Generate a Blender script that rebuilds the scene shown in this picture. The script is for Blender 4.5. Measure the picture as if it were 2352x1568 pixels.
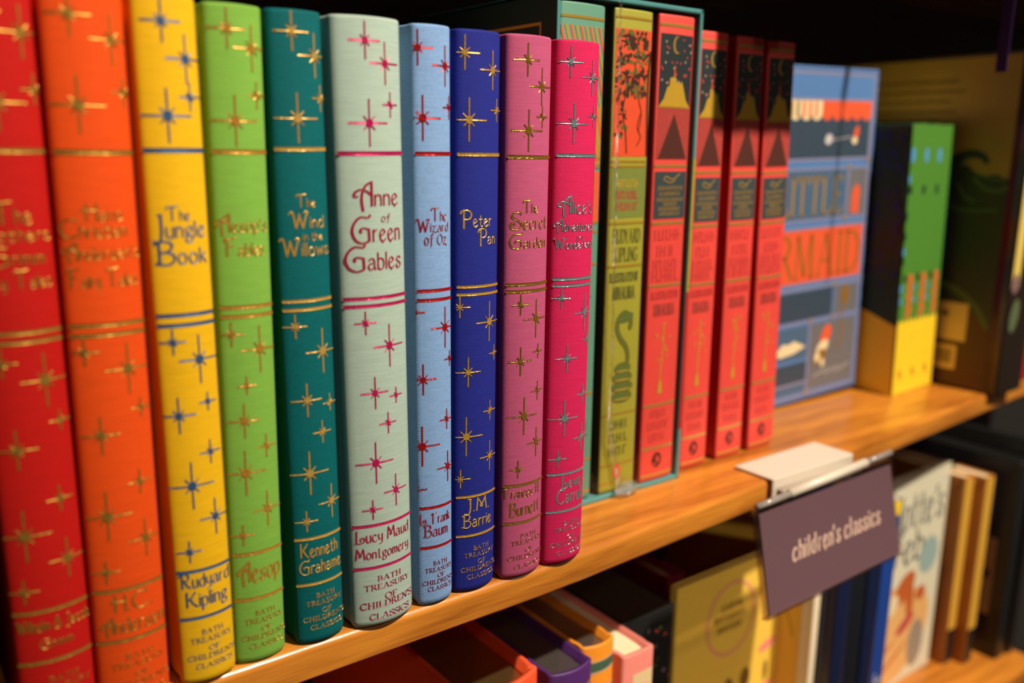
import bpy, math, random
from mathutils import Vector, Matrix
random.seed(7)
SC = bpy.context.scene
for o in list(bpy.data.objects):
    bpy.data.objects.remove(o)
C = SC.collection

# ------------------------------------------------------------------ camera
cam_d = bpy.data.cameras.new('camera'); cam = bpy.data.objects.new('camera', cam_d); C.objects.link(cam)
R = Vector((0.8029, -0.5960, 0.0125)); U = Vector((0.1155, 0.1761, 0.9776)); D = Vector((0.5848, 0.7834, -0.2102))
M = Matrix((R, U, -D)).transposed().to_4x4(); M.translation = Vector((-0.1441, -0.2522, 0.1599)); cam.matrix_world = M
cam_d.sensor_width = 36.0; cam_d.lens = 2044.66 / 2352 * 36; cam_d.clip_start = 0.01
cam_d.dof.use_dof = True; cam_d.dof.focus_distance = 0.322; cam_d.dof.aperture_fstop = 5.8; cam_d.dof.aperture_blades = 0
SC.camera = cam

# ------------------------------------------------------------------ light and exposure
SC.view_settings.view_transform = 'Standard'; SC.view_settings.look = 'None'
SC.view_settings.exposure = 0.0; SC.view_settings.gamma = 1.0; SC.view_settings.use_curve_mapping = False
wd = bpy.data.worlds.new('shop_air'); SC.world = wd; wd.use_nodes = True
bg = wd.node_tree.nodes['Background']; bg.inputs[0].default_value = (1.0, 0.80, 0.60, 1); bg.inputs[1].default_value = 0.026

def spot(name, target, az, el, dist, power, size, rad, col):
    l = bpy.data.lights.new(name, 'SPOT'); l.energy = power; l.spot_size = math.radians(size); l.spot_blend = 0.6
    l.shadow_soft_size = rad; l.color = col
    o = bpy.data.objects.new(name, l); C.objects.link(o)
    t = Vector(target); a, e = math.radians(az), math.radians(el)
    d = Vector((math.sin(a) * math.cos(e), -math.cos(a) * math.cos(e), math.sin(e)))
    o.location = t + d * dist; o.rotation_euler = d.to_track_quat('Z', 'Y').to_euler(); return o
# one ceiling spotlight of the shop aisle, then added fill spots (metres; azimuth positive = from the right)
spot('ceiling_spot_main', (0.05, 0.0, 0.06), 24, 55, 2.2, 375, 44, 0.035, (1.0, 0.87, 0.66))
spot('fill_spot_far', (0.35, 0.05, 0.0), -14, 38, 2.6, 15, 40, 0.06, (1.0, 0.84, 0.62))  # weak fill spot added for glints on the foil
spot('low_fill_spot', (0.265, 0.06, -0.16), -18, 14, 2.6, 85, 8, 0.05, (1.0, 0.84, 0.60))  # added spot, narrowly aimed to brighten the lower yellow cover
spot('fill_spot_left', (-0.1, 0.0, 0.1), 42, 30, 2.8, 9, 40, 0.06, (1.0, 0.84, 0.62))  # weak fill added towards the left end, also for foil glints

# ------------------------------------------------------------------ materials
def nodes(name):
    m = bpy.data.materials.new(name); m.use_nodes = True
    nt = m.node_tree; return m, nt, nt.nodes['Principled BSDF']
def N(nt, typ, **kw):
    n = nt.nodes.new(typ)
    for k, v in kw.items(): setattr(n, k, v)
    return n
def math_n(nt, op, a, b=None):
    n = N(nt, 'ShaderNodeMath', operation=op)
    for i, v in enumerate((a, b)):
        if v is None: continue
        if isinstance(v, (int, float)): n.inputs[i].default_value = v
        else: nt.links.new(v, n.inputs[i])
    return n.outputs[0]
def flat(name, col, rough=0.5, metal=0.0, noise=0.06, scale=180.0, bump=0.0, coat=0.0, spec=0.5):
    m, nt, b = nodes(name); L = nt.links.new
    tc = N(nt, 'ShaderNodeTexCoord'); no = N(nt, 'ShaderNodeTexNoise'); no.inputs['Scale'].default_value = scale; no.inputs['Detail'].default_value = 4
    L(tc.outputs['Object'], no.inputs['Vector'])
    mr = N(nt, 'ShaderNodeMapRange'); mr.inputs['To Min'].default_value = 1 - noise; mr.inputs['To Max'].default_value = 1 + noise
    L(no.outputs['Fac'], mr.inputs['Value'])
    vm = N(nt, 'ShaderNodeVectorMath', operation='SCALE'); vm.inputs[0].default_value = col; L(mr.outputs[0], vm.inputs['Scale'])
    L(vm.outputs[0], b.inputs['Base Color'])
    b.inputs['Roughness'].default_value = rough; b.inputs['Metallic'].default_value = metal
    b.inputs['Coat Weight'].default_value = coat; b.inputs['Coat Roughness'].default_value = 0.12
    b.inputs['Specular IOR Level'].default_value = spec
    if bump:
        bp = N(nt, 'ShaderNodeBump'); bp.inputs['Strength'].default_value = bump; bp.inputs['Distance'].default_value = 0.0002
        L(no.outputs['Fac'], bp.inputs['Height']); L(bp.outputs[0], b.inputs['Normal'])
    return m
def cloth(name, col, pitch, depth=0.28, bump=0.32, sheen=0.0):
    """plain-weave bookcloth: threads cross over and under at the given pitch (metres)"""
    m, nt, b = nodes(name); L = nt.links.new
    tc = N(nt, 'ShaderNodeTexCoord'); sx = N(nt, 'ShaderNodeSeparateXYZ'); L(tc.outputs['Object'], sx.inputs[0])
    no = N(nt, 'ShaderNodeTexNoise'); no.inputs['Scale'].default_value = 260; no.inputs['Detail'].default_value = 3; L(tc.outputs['Object'], no.inputs['Vector'])
    jit = math_n(nt, 'MULTIPLY', math_n(nt, 'SUBTRACT', no.outputs['Fac'], 0.5), pitch * 0.9)
    u = math_n(nt, 'ADD', math_n(nt, 'ADD', sx.outputs[0], sx.outputs[1]), jit)
    v = math_n(nt, 'ADD', sx.outputs[2], jit)
    k = 2 * math.pi / (pitch * 2)
    su = math_n(nt, 'SINE', math_n(nt, 'MULTIPLY', u, k)); sv = math_n(nt, 'SINE', math_n(nt, 'MULTIPLY', v, k))
    w = math_n(nt, 'ADD', math_n(nt, 'MULTIPLY', math_n(nt, 'MULTIPLY', su, sv), 0.5), 0.5)
    n2 = N(nt, 'ShaderNodeTexNoise'); n2.inputs['Scale'].default_value = 900; n2.inputs['Detail'].default_value = 5; L(tc.outputs['Object'], n2.inputs['Vector'])
    f = math_n(nt, 'ADD', math_n(nt, 'MULTIPLY', w, 2 * depth), math_n(nt, 'ADD', 1 - depth * 1.35, math_n(nt, 'MULTIPLY', n2.outputs['Fac'], depth * 0.7)))
    mp = N(nt, 'ShaderNodeMapping'); mp.inputs['Scale'].default_value = (120, 120, 3200); L(tc.outputs['Object'], mp.inputs[0])     # slubs along the weft
    n3 = N(nt, 'ShaderNodeTexNoise'); n3.inputs['Scale'].default_value = 1.0; n3.inputs['Detail'].default_value = 2; L(mp.outputs[0], n3.inputs['Vector'])
    f = math_n(nt, 'MULTIPLY', f, math_n(nt, 'ADD', 0.80, math_n(nt, 'MULTIPLY', n3.outputs['Fac'], 0.40)))
    vm = N(nt, 'ShaderNodeVectorMath', operation='SCALE'); vm.inputs[0].default_value = col; L(f, vm.inputs['Scale'])
    L(vm.outputs[0], b.inputs['Base Color'])
    b.inputs['Roughness'].default_value = 0.75; b.inputs['Sheen Weight'].default_value = sheen; b.inputs['Specular IOR Level'].default_value = 0.14
    bp = N(nt, 'ShaderNodeBump'); bp.inputs['Strength'].default_value = bump; bp.inputs['Distance'].default_value = 0.00025
    L(math_n(nt, 'ADD', w, math_n(nt, 'MULTIPLY', n2.outputs['Fac'], 0.4)), bp.inputs['Height']); L(bp.outputs[0], b.inputs['Normal'])
    return m
def foil(name, col, rough=0.34, metal=0.45, bump=0.6):
    m, nt, b = nodes(name); L = nt.links.new
    tc = N(nt, 'ShaderNodeTexCoord'); no = N(nt, 'ShaderNodeTexNoise'); no.inputs['Scale'].default_value = 1500; no.inputs['Detail'].default_value = 3
    L(tc.outputs['Object'], no.inputs['Vector'])
    bp = N(nt, 'ShaderNodeBump'); bp.inputs['Strength'].default_value = bump; bp.inputs['Distance'].default_value = 0.0003
    L(no.outputs['Fac'], bp.inputs['Height']); L(bp.outputs[0], b.inputs['Normal'])
    b.inputs['Base Color'].default_value = (*col, 1); b.inputs['Metallic'].default_value = metal; b.inputs['Roughness'].default_value = rough
    return m
def clear(name, tint=(1, 1, 1), gloss=0.08, rough=0.06, bump=0.0, scale=60.0):
    """thin clear plastic: mostly see-through, a little glossy"""
    m, nt, b = nodes(name); L = nt.links.new
    tr = N(nt, 'ShaderNodeBsdfTransparent'); tr.inputs[0].default_value = (*tint, 1)
    gl = N(nt, 'ShaderNodeBsdfGlossy'); gl.inputs['Roughness'].default_value = rough
    mx = N(nt, 'ShaderNodeMixShader'); mx.inputs[0].default_value = gloss
    L(tr.outputs[0], mx.inputs[1]); L(gl.outputs[0], mx.inputs[2])
    if bump:
        tc = N(nt, 'ShaderNodeTexCoord'); no = N(nt, 'ShaderNodeTexNoise'); no.inputs['Scale'].default_value = scale; no.inputs['Detail'].default_value = 3
        L(tc.outputs['Object'], no.inputs['Vector'])
        bp = N(nt, 'ShaderNodeBump'); bp.inputs['Strength'].default_value = bump; bp.inputs['Distance'].default_value = 0.002
        L(no.outputs['Fac'], bp.inputs['Height']); L(bp.outputs[0], gl.inputs['Normal'])
    L(mx.outputs[0], nt.nodes['Material Output'].inputs[0]); nt.nodes.remove(b)
    return m
def wood(name, dark, light, rough=0.3, coat=0.35):
    m, nt, b = nodes(name); L = nt.links.new
    tc = N(nt, 'ShaderNodeTexCoord'); mp = N(nt, 'ShaderNodeMapping'); mp.inputs['Scale'].default_value = (6, 55, 90); L(tc.outputs['Object'], mp.inputs[0])
    n1 = N(nt, 'ShaderNodeTexNoise'); n1.inputs['Scale'].default_value = 1.6; n1.inputs['Detail'].default_value = 7; n1.inputs['Distortion'].default_value = 0.7; L(mp.outputs[0], n1.inputs['Vector'])
    mp2 = N(nt, 'ShaderNodeMapping'); mp2.inputs['Scale'].default_value = (40, 600, 900); L(tc.outputs['Object'], mp2.inputs[0])
    n2 = N(nt, 'ShaderNodeTexNoise'); n2.inputs['Scale'].default_value = 1.0; n2.inputs['Detail'].default_value = 3; L(mp2.outputs[0], n2.inputs['Vector'])
    n3 = N(nt, 'ShaderNodeTexNoise'); n3.inputs['Scale'].default_value = 45; n3.inputs['Detail'].default_value = 6; L(tc.outputs['Object'], n3.inputs['Vector'])
    s = math_n(nt, 'ADD', math_n(nt, 'MULTIPLY', n1.outputs['Fac'], 0.75), math_n(nt, 'MULTIPLY', n2.outputs['Fac'], 0.25))
    cr = N(nt, 'ShaderNodeValToRGB'); e = cr.color_ramp.elements
    e[0].position = 0.33; e[0].color = (*[c * 0.62 for c in dark], 1); e[1].position = 0.62; e[1].color = (*light, 1)
    mid = e.new(0.43); mid.color = (*dark, 1)
    L(s, cr.inputs[0]); L(cr.outputs[0], b.inputs['Base Color'])
    b.inputs['Roughness'].default_value = rough; b.inputs['Coat Weight'].default_value = coat; b.inputs['Coat Roughness'].default_value = 0.18
    bp = N(nt, 'ShaderNodeBump'); bp.inputs['Strength'].default_value = 0.35; bp.inputs['Distance'].default_value = 0.0006
    L(math_n(nt, 'ADD', n3.outputs['Fac'], math_n(nt, 'MULTIPLY', n2.outputs['Fac'], 0.4)), bp.inputs['Height']); L(bp.outputs[0], b.inputs['Normal']); L(bp.outputs[0], b.inputs['Coat Normal'])
    return m
def paper(name, col, rough=0.8, metal=0.0):
    """page block: fine leaves stacked across the thickness (object x)"""
    m, nt, b = nodes(name); L = nt.links.new
    tc = N(nt, 'ShaderNodeTexCoord'); wv = N(nt, 'ShaderNodeTexWave', wave_type='BANDS', bands_direction='X'); wv.inputs['Scale'].default_value = 900; wv.inputs['Distortion'].default_value = 1.5
    L(tc.outputs['Object'], wv.inputs['Vector'])
    mr = N(nt, 'ShaderNodeMapRange'); mr.inputs['To Min'].default_value = 0.86; mr.inputs['To Max'].default_value = 1.04; L(wv.outputs['Fac'], mr.inputs['Value'])
    vm = N(nt, 'ShaderNodeVectorMath', operation='SCALE'); vm.inputs[0].default_value = col; L(mr.outputs[0], vm.inputs['Scale']); L(vm.outputs[0], b.inputs['Base Color'])
    b.inputs['Roughness'].default_value = rough; b.inputs['Metallic'].default_value = metal
    bp = N(nt, 'ShaderNodeBump'); bp.inputs['Strength'].default_value = 0.3; bp.inputs['Distance'].default_value = 0.0003; L(wv.outputs['Fac'], bp.inputs['Height']); L(bp.outputs[0], b.inputs['Normal'])
    return m

# ------------------------------------------------------------------ object helpers
def link(name, me, parent=None):
    o = bpy.data.objects.new(name, me); C.objects.link(o)
    if parent is not None: o.parent = parent
    return o
def mesh(name, V, F, mats, parent=None, idx=None, smooth=False):
    me = bpy.data.meshes.new(name); me.from_pydata([tuple(v) for v in V], [], F)
    for m in (mats if isinstance(mats, (list, tuple)) else [mats]): me.materials.append(m)
    if idx: me.polygons.foreach_set('material_index', idx)
    if smooth: me.polygons.foreach_set('use_smooth', [True] * len(F))
    me.update(); return link(name, me, parent)
def thing(name, label, cat, loc=(0, 0, 0), tilt=0.0, rz=0.0, group=None):
    o = bpy.data.objects.new(name, None); C.objects.link(o); o.empty_display_size = 0.01
    o.location = loc; o.rotation_euler = (0, math.atan(tilt), rz)
    o['label'] = label; o['category'] = cat
    if group: o['group'] = group
    return o
class MB:
    def __init__(s): s.V = []; s.F = []; s.I = []
    def add(s, V, F, i=0):
        n = len(s.V); s.V += [tuple(v) for v in V]; s.F += [tuple(a + n for a in f) for f in F]; s.I += [i] * len(F)
    def box(s, a, b, i=0, bev=0.0):
        x0, y0, z0 = a; x1, y1, z1 = b
        if bev <= 0:
            s.add([(x0, y0, z0), (x1, y0, z0), (x1, y1, z0), (x0, y1, z0), (x0, y0, z1), (x1, y0, z1), (x1, y1, z1), (x0, y1, z1)],
                  [(0, 3, 2, 1), (4, 5, 6, 7), (0, 1, 5, 4), (1, 2, 6, 5), (2, 3, 7, 6), (3, 0, 4, 7)], i); return
        def ring(z, ins):
            p = []
            for cx, cy, a0 in ((x0 + bev, y0 + bev, 180), (x1 - bev, y0 + bev, 270), (x1 - bev, y1 - bev, 0), (x0 + bev, y1 - bev, 90)):
                for k in range(4):
                    t = math.radians(a0 + 30 * k); r = bev - ins
                    p.append((cx + r * math.cos(t), cy + r * math.sin(t), z))
            return p
        R_ = []
        for k in range(4):
            t = math.radians(30 * k); R_.append(ring(z0 + bev - bev * math.sin(math.pi / 2 - t + 0) if False else z0 + bev * (1 - math.sin(t)), bev * (1 - math.cos(t)) * 0.9))
        R_ = R_[::-1]
        for k in range(4):
            t = math.radians(30 * k); R_.append(ring(z1 - bev * (1 - math.sin(t)), bev * (1 - math.cos(t)) * 0.9))
        V = [v for r in R_ for v in r]; n = 16; F = []
        for a in range(len(R_) - 1):
            for k in range(n): F.append((a * n + k, a * n + (k + 1) % n, (a + 1) * n + (k + 1) % n, (a + 1) * n + k))
        F.append(tuple(range(n))[::-1]); F.append(tuple(range((len(R_) - 1) * n, len(R_) * n))); s.add(V, F, i)
    def tube(s, P, r, i=0, n=12, caps=True):
        P = [Vector(p) for p in P]; V = []; F = []
        for k, p in enumerate(P):
            d = (P[min(k + 1, len(P) - 1)] - P[max(k - 1, 0)]).normalized()
            a = d.orthogonal().normalized(); b = d.cross(a)
            for j in range(n):
                t = 2 * math.pi * j / n; V.append(p + a * (r * math.cos(t)) + b * (r * math.sin(t)))
        for k in range(len(P) - 1):
            for j in range(n): F.append((k * n + j, k * n + (j + 1) % n, (k + 1) * n + (j + 1) % n, (k + 1) * n + j))
        if caps: F.append(tuple(range(n))[::-1]); F.append(tuple(range((len(P) - 1) * n, len(P) * n)))
        s.add(V, F, i)
    def build(s, name, mats, parent=None, smooth=False): return mesh(name, s.V, s.F, mats, parent, s.I, smooth)

# ------------------------------------------------------------------ pen lettering: every glyph is a set of pen strokes
def P_(s): return [tuple(float(c) for c in p.split(',')) for p in s.split()]
def catmull(P, closed=False, n=5):
    if len(P) < 3: return P
    Q = []; m = len(P)
    for i in range(m if closed else m - 1):
        g = (lambda k: P[k % m]) if closed else (lambda k: P[min(max(k, 0), m - 1)])
        a, b, c, d = g(i - 1), g(i), g(i + 1), g(i + 2)
        for k in range(n):
            t = k / n
            Q.append(tuple(0.5 * (2 * b[j] + (c[j] - a[j]) * t + (2 * a[j] - 5 * b[j] + 4 * c[j] - d[j]) * t * t + (3 * b[j] - a[j] - 3 * c[j] + d[j]) * t ** 3) for j in (0, 1)))
    Q.append(P[0] if closed else P[-1]); return Q
# '~' curved stroke, 'o' closed curve, '|' straight stroke, 't' thin straight stroke
LOW = {
 'a': '~12,84 36,101 60,94 70,70 71,30 80,0;~70,56 36,57 12,42 8,20 24,1 50,6 71,26',
 'b': '|12,150 12,0;~12,80 38,101 68,84 76,50 66,12 38,-2 12,12',
 'c': '~72,84 46,101 18,84 8,48 20,10 46,-1 74,16',
 'd': '~72,86 44,101 17,84 8,48 18,12 42,-1 72,18;|72,152 72,0',
 'e': '|10,38 68,74;~68,74 48,101 20,88 8,48 20,10 48,0 76,20;|42,0 38,-15',
 'f': '~74,138 54,152 38,136 34,100 34,10 26,-22 6,-34;|8,95 66,95',
 'g': '~66,86 40,101 14,82 14,54 38,36 62,52 66,86;~72,100 66,90;~24,38 12,20 40,12 70,4 66,-34 36,-48 8,-36 10,-8 36,10',
 'h': '|12,150 12,0;~12,70 36,99 62,92 70,64 70,0',
 'i': '|14,100 14,0;|14,136 14,126',
 'k': '|12,150 12,0;|64,100 14,44;|30,60 70,0',
 'l': '|14,152 14,0',
 'm': '|12,100 12,0;~12,72 32,99 50,88 56,64 56,0;~56,72 76,99 94,88 100,64 100,0',
 'n': '|12,100 12,0;~12,70 38,99 62,90 70,64 70,0',
 'o': 'o42,101 17,84 8,48 18,12 42,-1 68,14 78,50 68,86',
 'p': '|12,100 12,-50;~12,82 38,101 68,84 76,50 66,12 38,-1 12,14',
 'r': '|12,100 12,0;~12,66 30,94 56,98',
 's': '~64,84 38,101 14,84 20,62 50,44 64,24 46,2 20,0 6,20 16,32',
 't': '~26,142 26,24 38,1 58,8;|4,98 56,98',
 'u': '~12,100 12,30 28,1 52,6 70,30;|70,100 70,0',
 'v': '|6,100 38,0;|38,0 72,100',
 'w': '|4,100 28,0;|28,0 52,84;|52,84 74,0;|74,0 98,100',
 'y': '~12,100 12,48 30,24 54,30 70,50;~70,100 70,10 56,-34 18,-40',
 'z': '|10,98 70,98;|70,98 10,2;~10,2 44,2 70,-2 84,-20',
 "'": '|16,150 8,112', '.': '|12,10 16,0', '-': '|6,44 40,44',
}
CAP = {
 'A': '|74,100 73,0;~74,100 50,86 36,60 31,22 36,-20;~73,44 48,64 24,68 4,54 4,40 16,40',
 'B': '|18,96 18,0;~2,88 24,101 58,96 66,76 48,56 18,52;~44,54 70,42 72,16 46,-2 2,4',
 'C': '~80,92 62,98 34,96 10,74 4,42 18,10 48,-3 84,14;|80,92 78,84',
 'F': '|20,98 20,0;~2,82 12,98 40,95 78,102;|20,54 62,58',
 'G': '~88,104 78,94 44,97 16,76 4,42 18,8 50,-5 82,4;|80,50 82,4;~82,48 56,54 40,47 44,36',
 'H': '|22,100 22,0;|70,100 70,0;~0,60 14,72 22,62 70,62',
 'J': '~34,100 34,20 24,-16 0,-14;|22,100 40,100',
 'K': '|16,100 16,0;~72,100 50,70 18,46;~34,58 56,24 82,0',
 'L': '|16,100 14,4;~2,2 40,-2 74,10 78,34 58,44 44,30 56,20',
 'M': '|14,100 6,0;~14,98 38,56 50,34 38,28 34,44 54,60 70,100;|70,100 82,0',
 'O': 'o46,101 18,86 5,50 18,14 46,-2 76,14 88,50 76,86',
 'P': '|22,100 22,-12;~0,78 12,98 46,101 70,82 64,54 40,44 24,50',
 'R': '|22,98 22,0;~0,80 12,98 46,101 68,84 60,60 24,52;~40,52 54,22 80,0',
 'S': '~68,88 46,101 18,92 12,70 34,54 62,40 66,14 40,-3 8,6 2,28 18,36 26,24',
 'T': '|40,98 40,0;~2,78 10,97 40,95 84,100',
 'W': '~0,84 14,100 24,80 36,0;|36,0 56,82;|54,84 74,0;~74,0 92,70 104,96 90,102 82,90',
 '&': '~80,4 34,70 30,92 46,101 58,88 40,60 12,40 10,12 34,-2 58,10 74,44',
}
SER_ = {
 'A': 't40,100 4,0;|40,100 78,0;t20,36 62,36;s-8,0 18,0;s62,0 92,0', 'B': '|16,100 16,0;~16,98 52,96 58,74 42,54 16,53;~42,54 68,42 66,14 44,2 16,2;s2,100 20,100;s2,0 20,0',
 'C': '~76,82 56,100 26,92 6,60 10,24 34,0 60,2 80,20;t77,96 76,76', 'D': '|16,100 16,0;~16,98 52,96 82,70 82,30 54,4 16,2;s2,100 20,100;s2,0 20,0',
 'E': '|16,100 16,0;t16,98 66,98;t16,52 54,52;t16,2 70,2;s2,100 20,100;s2,0 20,0;t66,98 66,82;t70,2 70,20', 'F': '|16,100 16,0;t16,98 66,98;t16,52 54,52;s2,100 20,100;s2,0 32,0;t66,98 66,82',
 'G': '~76,82 56,100 26,92 6,60 10,24 34,0 60,2 78,16;|78,42 78,6;s62,44 90,44', 'H': '|16,100 16,0;|76,100 76,0;t16,52 76,52;s2,100 30,100;s2,0 30,0;s62,100 90,100;s62,0 90,0',
 'I': '|16,100 16,0;s2,100 30,100;s2,0 30,0', 'K': '|16,100 16,0;t70,100 16,46;|32,60 76,0;s2,100 30,100;s2,0 30,0;s62,0 88,0', 'L': '|16,100 16,0;t16,2 68,2;s2,100 30,100;s2,0 20,0;t68,2 68,20',
 'M': 't12,100 8,0;|14,100 50,4;t50,4 84,100;|86,100 90,0;s0,0 20,0;s78,0 102,0', 'N': 't14,100 14,0;|14,100 78,0;t78,100 78,0;s2,0 26,0;s66,100 90,100', 'O': 'o46,101 16,84 5,50 16,16 46,-1 78,16 89,50 78,84',
 'P': '|16,100 16,0;~16,98 54,97 66,74 52,48 16,46;s2,100 20,100;s2,0 32,0', 'R': '|16,100 16,0;~16,98 52,97 62,76 48,54 16,52;|40,52 80,0;s2,100 20,100;s2,0 30,0', 'S': '~62,86 40,101 14,90 14,66 40,52 64,34 60,8 32,-2 6,14;t63,98 62,78;t6,2 6,22',
 'T': '|42,100 42,0;t4,98 80,98;s28,0 56,0;t4,98 4,82;t80,98 80,82', 'U': '~16,100 16,30 34,0 58,2 76,30;t76,100 76,30;s2,100 30,100;s64,100 88,100', 'V': '|8,100 42,0;t42,0 76,100', 'W': '|8,100 30,0;t30,0 54,90;|54,90 78,0;t78,0 104,100',
 'Y': '|6,100 40,48;t76,100 40,48;|40,48 40,0;s26,0 54,0', 'Z': 't8,98 70,98;|70,98 8,2;t8,2 74,2', 'J': '~40,100 40,20 26,-6 6,4', "'": '|14,104 10,72', '.': '|12,8 16,0',
}
def ribbon(P, w, contrast=0.0):
    """a pen stroke; the middle row is marked 1 (pressed in), the rims 0"""
    V = []; F = []; n = len(P)
    for i in range(n):
        a = P[max(i - 1, 0)]; b = P[min(i + 1, n - 1)]
        dx, dy = b[0] - a[0], b[1] - a[1]; l = math.hypot(dx, dy) or 1e-9; dx /= l; dy /= l
        ww = w * (1 - contrast + contrast * abs(dy)) / 2; p = P[i]
        if i == 0: p = (p[0] - dx * w * 0.2, p[1] - dy * w * 0.2)
        if i == n - 1: p = (p[0] + dx * w * 0.2, p[1] + dy * w * 0.2)
        V += [(p[0] - dy * ww, p[1] + dx * ww, 0), (p[0], p[1], 1), (p[0] + dy * ww, p[1] - dx * ww, 0)]
    for i in range(n - 1):
        for j in (0, 1): F.append((3 * i + j, 3 * i + j + 1, 3 * i + j + 4, 3 * i + j + 3))
    return V, F
def glyph(src, wd, contrast=0.0, dens=4, kx=1.0, slant=0.0):
    """-> list of (V,F) in the glyph's own 100-unit grid, narrowed by kx"""
    out = []; ext = [1e9, -1e9]
    for st in src.split(';'):
        k, pts = st[0], [((p[0] + slant * p[1]) * kx, p[1]) for p in P_(st[1:])]
        Q = catmull(pts, False, dens) if k == '~' else catmull(pts, True, dens) if k == 'o' else pts
        if k == '|' and len(Q) == 2: Q = [Q[0], ((Q[0][0] + Q[1][0]) / 2, (Q[0][1] + Q[1][1]) / 2), Q[1]]
        out.append(ribbon(Q, wd * (0.5 if k == 't' else 0.45 if k == 's' else 1), contrast if k in '~o|' else 0))
        for q in Q: ext[0] = min(ext[0], q[0]); ext[1] = max(ext[1], q[0])
    return out, ext
def text2d(s, x0, x1, z, cap, style='nouveau', low=None, weight=1.0, slant=0.0, dens=4):
    """lay a line between x0 and x1 on baseline z; returns 2-D vertices and faces"""
    low = low or cap * 0.42; gap = cap * 0.14 if style == 'serif' else low * 0.30
    def lay_out(kx):
        items = []; x = 0.0
        for ch in s:
            if ch == ' ': x += (cap * 0.36 if s[0].isupper() else low * 0.55) * kx; continue
            if style == 'serif': src, sc, wd, ct = SER_[ch], cap / 100, 17 * weight, 0.45
            elif ch in CAP: src, sc, wd, ct = CAP[ch], cap / 100, 11.2 * weight, 0.42
            else: src, sc, wd, ct = LOW[ch], low / 100, 17 * weight, 0.3
            if style == 'italic': ct = 0.55
            G, e = glyph(src, wd * (0.55 + 0.45 * min(kx, 1.2)), ct, dens, kx, slant)
            items.append((G, x - e[0] * sc, sc)); x += (e[1] - e[0]) * sc + gap * kx
        return items, x - gap * kx
    k = (x1 - x0) / max(lay_out(1.0)[1], 1e-9)
    items, wtot = lay_out(k); V = []; F = []
    for G, ox, sc in items:
        for Vv, Ff in G:
            n = len(V)
            for v in Vv: V.append((x0 + ox + v[0] * sc, z + v[1] * sc, v[2]))
            F += [tuple(q + n for q in f) for f in Ff]
    return V, F
def scribble2d(x0, x1, z, h, rnd, fill=0.6):
    """a row of letters too blurred to read: upright pen strokes with a few links"""
    V = []; F = []; x = x0
    while x < x1 - h * 0.2:
        a, f = ribbon([(x, z), (x, z + h)], h * 0.2); n = len(V); V += a; F += [tuple(q + n for q in g) for g in f]
        if rnd.random() < fill:
            zz = z + h * rnd.choice((0.05, 0.5, 0.95)); a, f = ribbon([(x, zz), (min(x + h * 0.45, x1), zz)], h * 0.16); n = len(V); V += a; F += [tuple(q + n for q in g) for g in f]
        x += h * rnd.uniform(0.36, 0.6)
    return V, F
def star2d(cx, cz, hv, hh):
    V = []; F = []
    def add(vf): n = len(V); V.extend(vf[0]); F.extend(tuple(q + n for q in f) for f in vf[1])
    w = 0.00038 + hv * 0.013
    for sx, sz, l in ((1, 0, hh), (-1, 0, hh), (0, 1, hv), (0, -1, hv)):
        add(ribbon([(cx + sx * l * k / 4, cz + sz * l * k / 4) for k in range(5)], w))
    for d in (45, 135, 225, 315):
        c, s = math.cos(math.radians(d)), math.sin(math.radians(d)); l = hv * 0.40
        add(ribbon([(cx, cz), (cx + c * l * 0.45, cz + s * l * 0.5), (cx + c * l * 0.92, cz + s * l)], w * 0.8))
    r = hv * 0.185; n = len(V)
    V.extend([(cx + r * math.cos(t * math.pi / 8) * 0.9, cz + r * math.sin(t * math.pi / 8), -0.25) for t in range(16)]); F.append(tuple(range(n, n + 16)))
    return V, F
def clip_poly(p, x0, x1, z0, z1):
    for ax, v, sg in ((0, x0, 1), (0, x1, -1), (1, z0, 1), (1, z1, -1)):
        q = []
        for i in range(len(p)):
            a, b = p[i - 1], p[i]; da, db = sg * (a[ax] - v), sg * (b[ax] - v)
            if (da >= 0) != (db >= 0):
                t = da / (da - db); q.append((a[0] + (b[0] - a[0]) * t, a[1] + (b[1] - a[1]) * t))
            if db >= 0: q.append(b)
        p = q
        if not p: return []
    return p
def ellipse(cx, cz, rx, rz, n=20, a=0.0):
    return [(cx + rx * math.cos(t) * math.cos(a) - rz * math.sin(t) * math.sin(a), cz + rx * math.cos(t) * math.sin(a) + rz * math.sin(t) * math.cos(a)) for t in [2 * math.pi * k / n for k in range(n)]]
def rect(x0, x1, z0, z1): return [(x0, z0), (x1, z0), (x1, z1), (x0, z1)]
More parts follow.
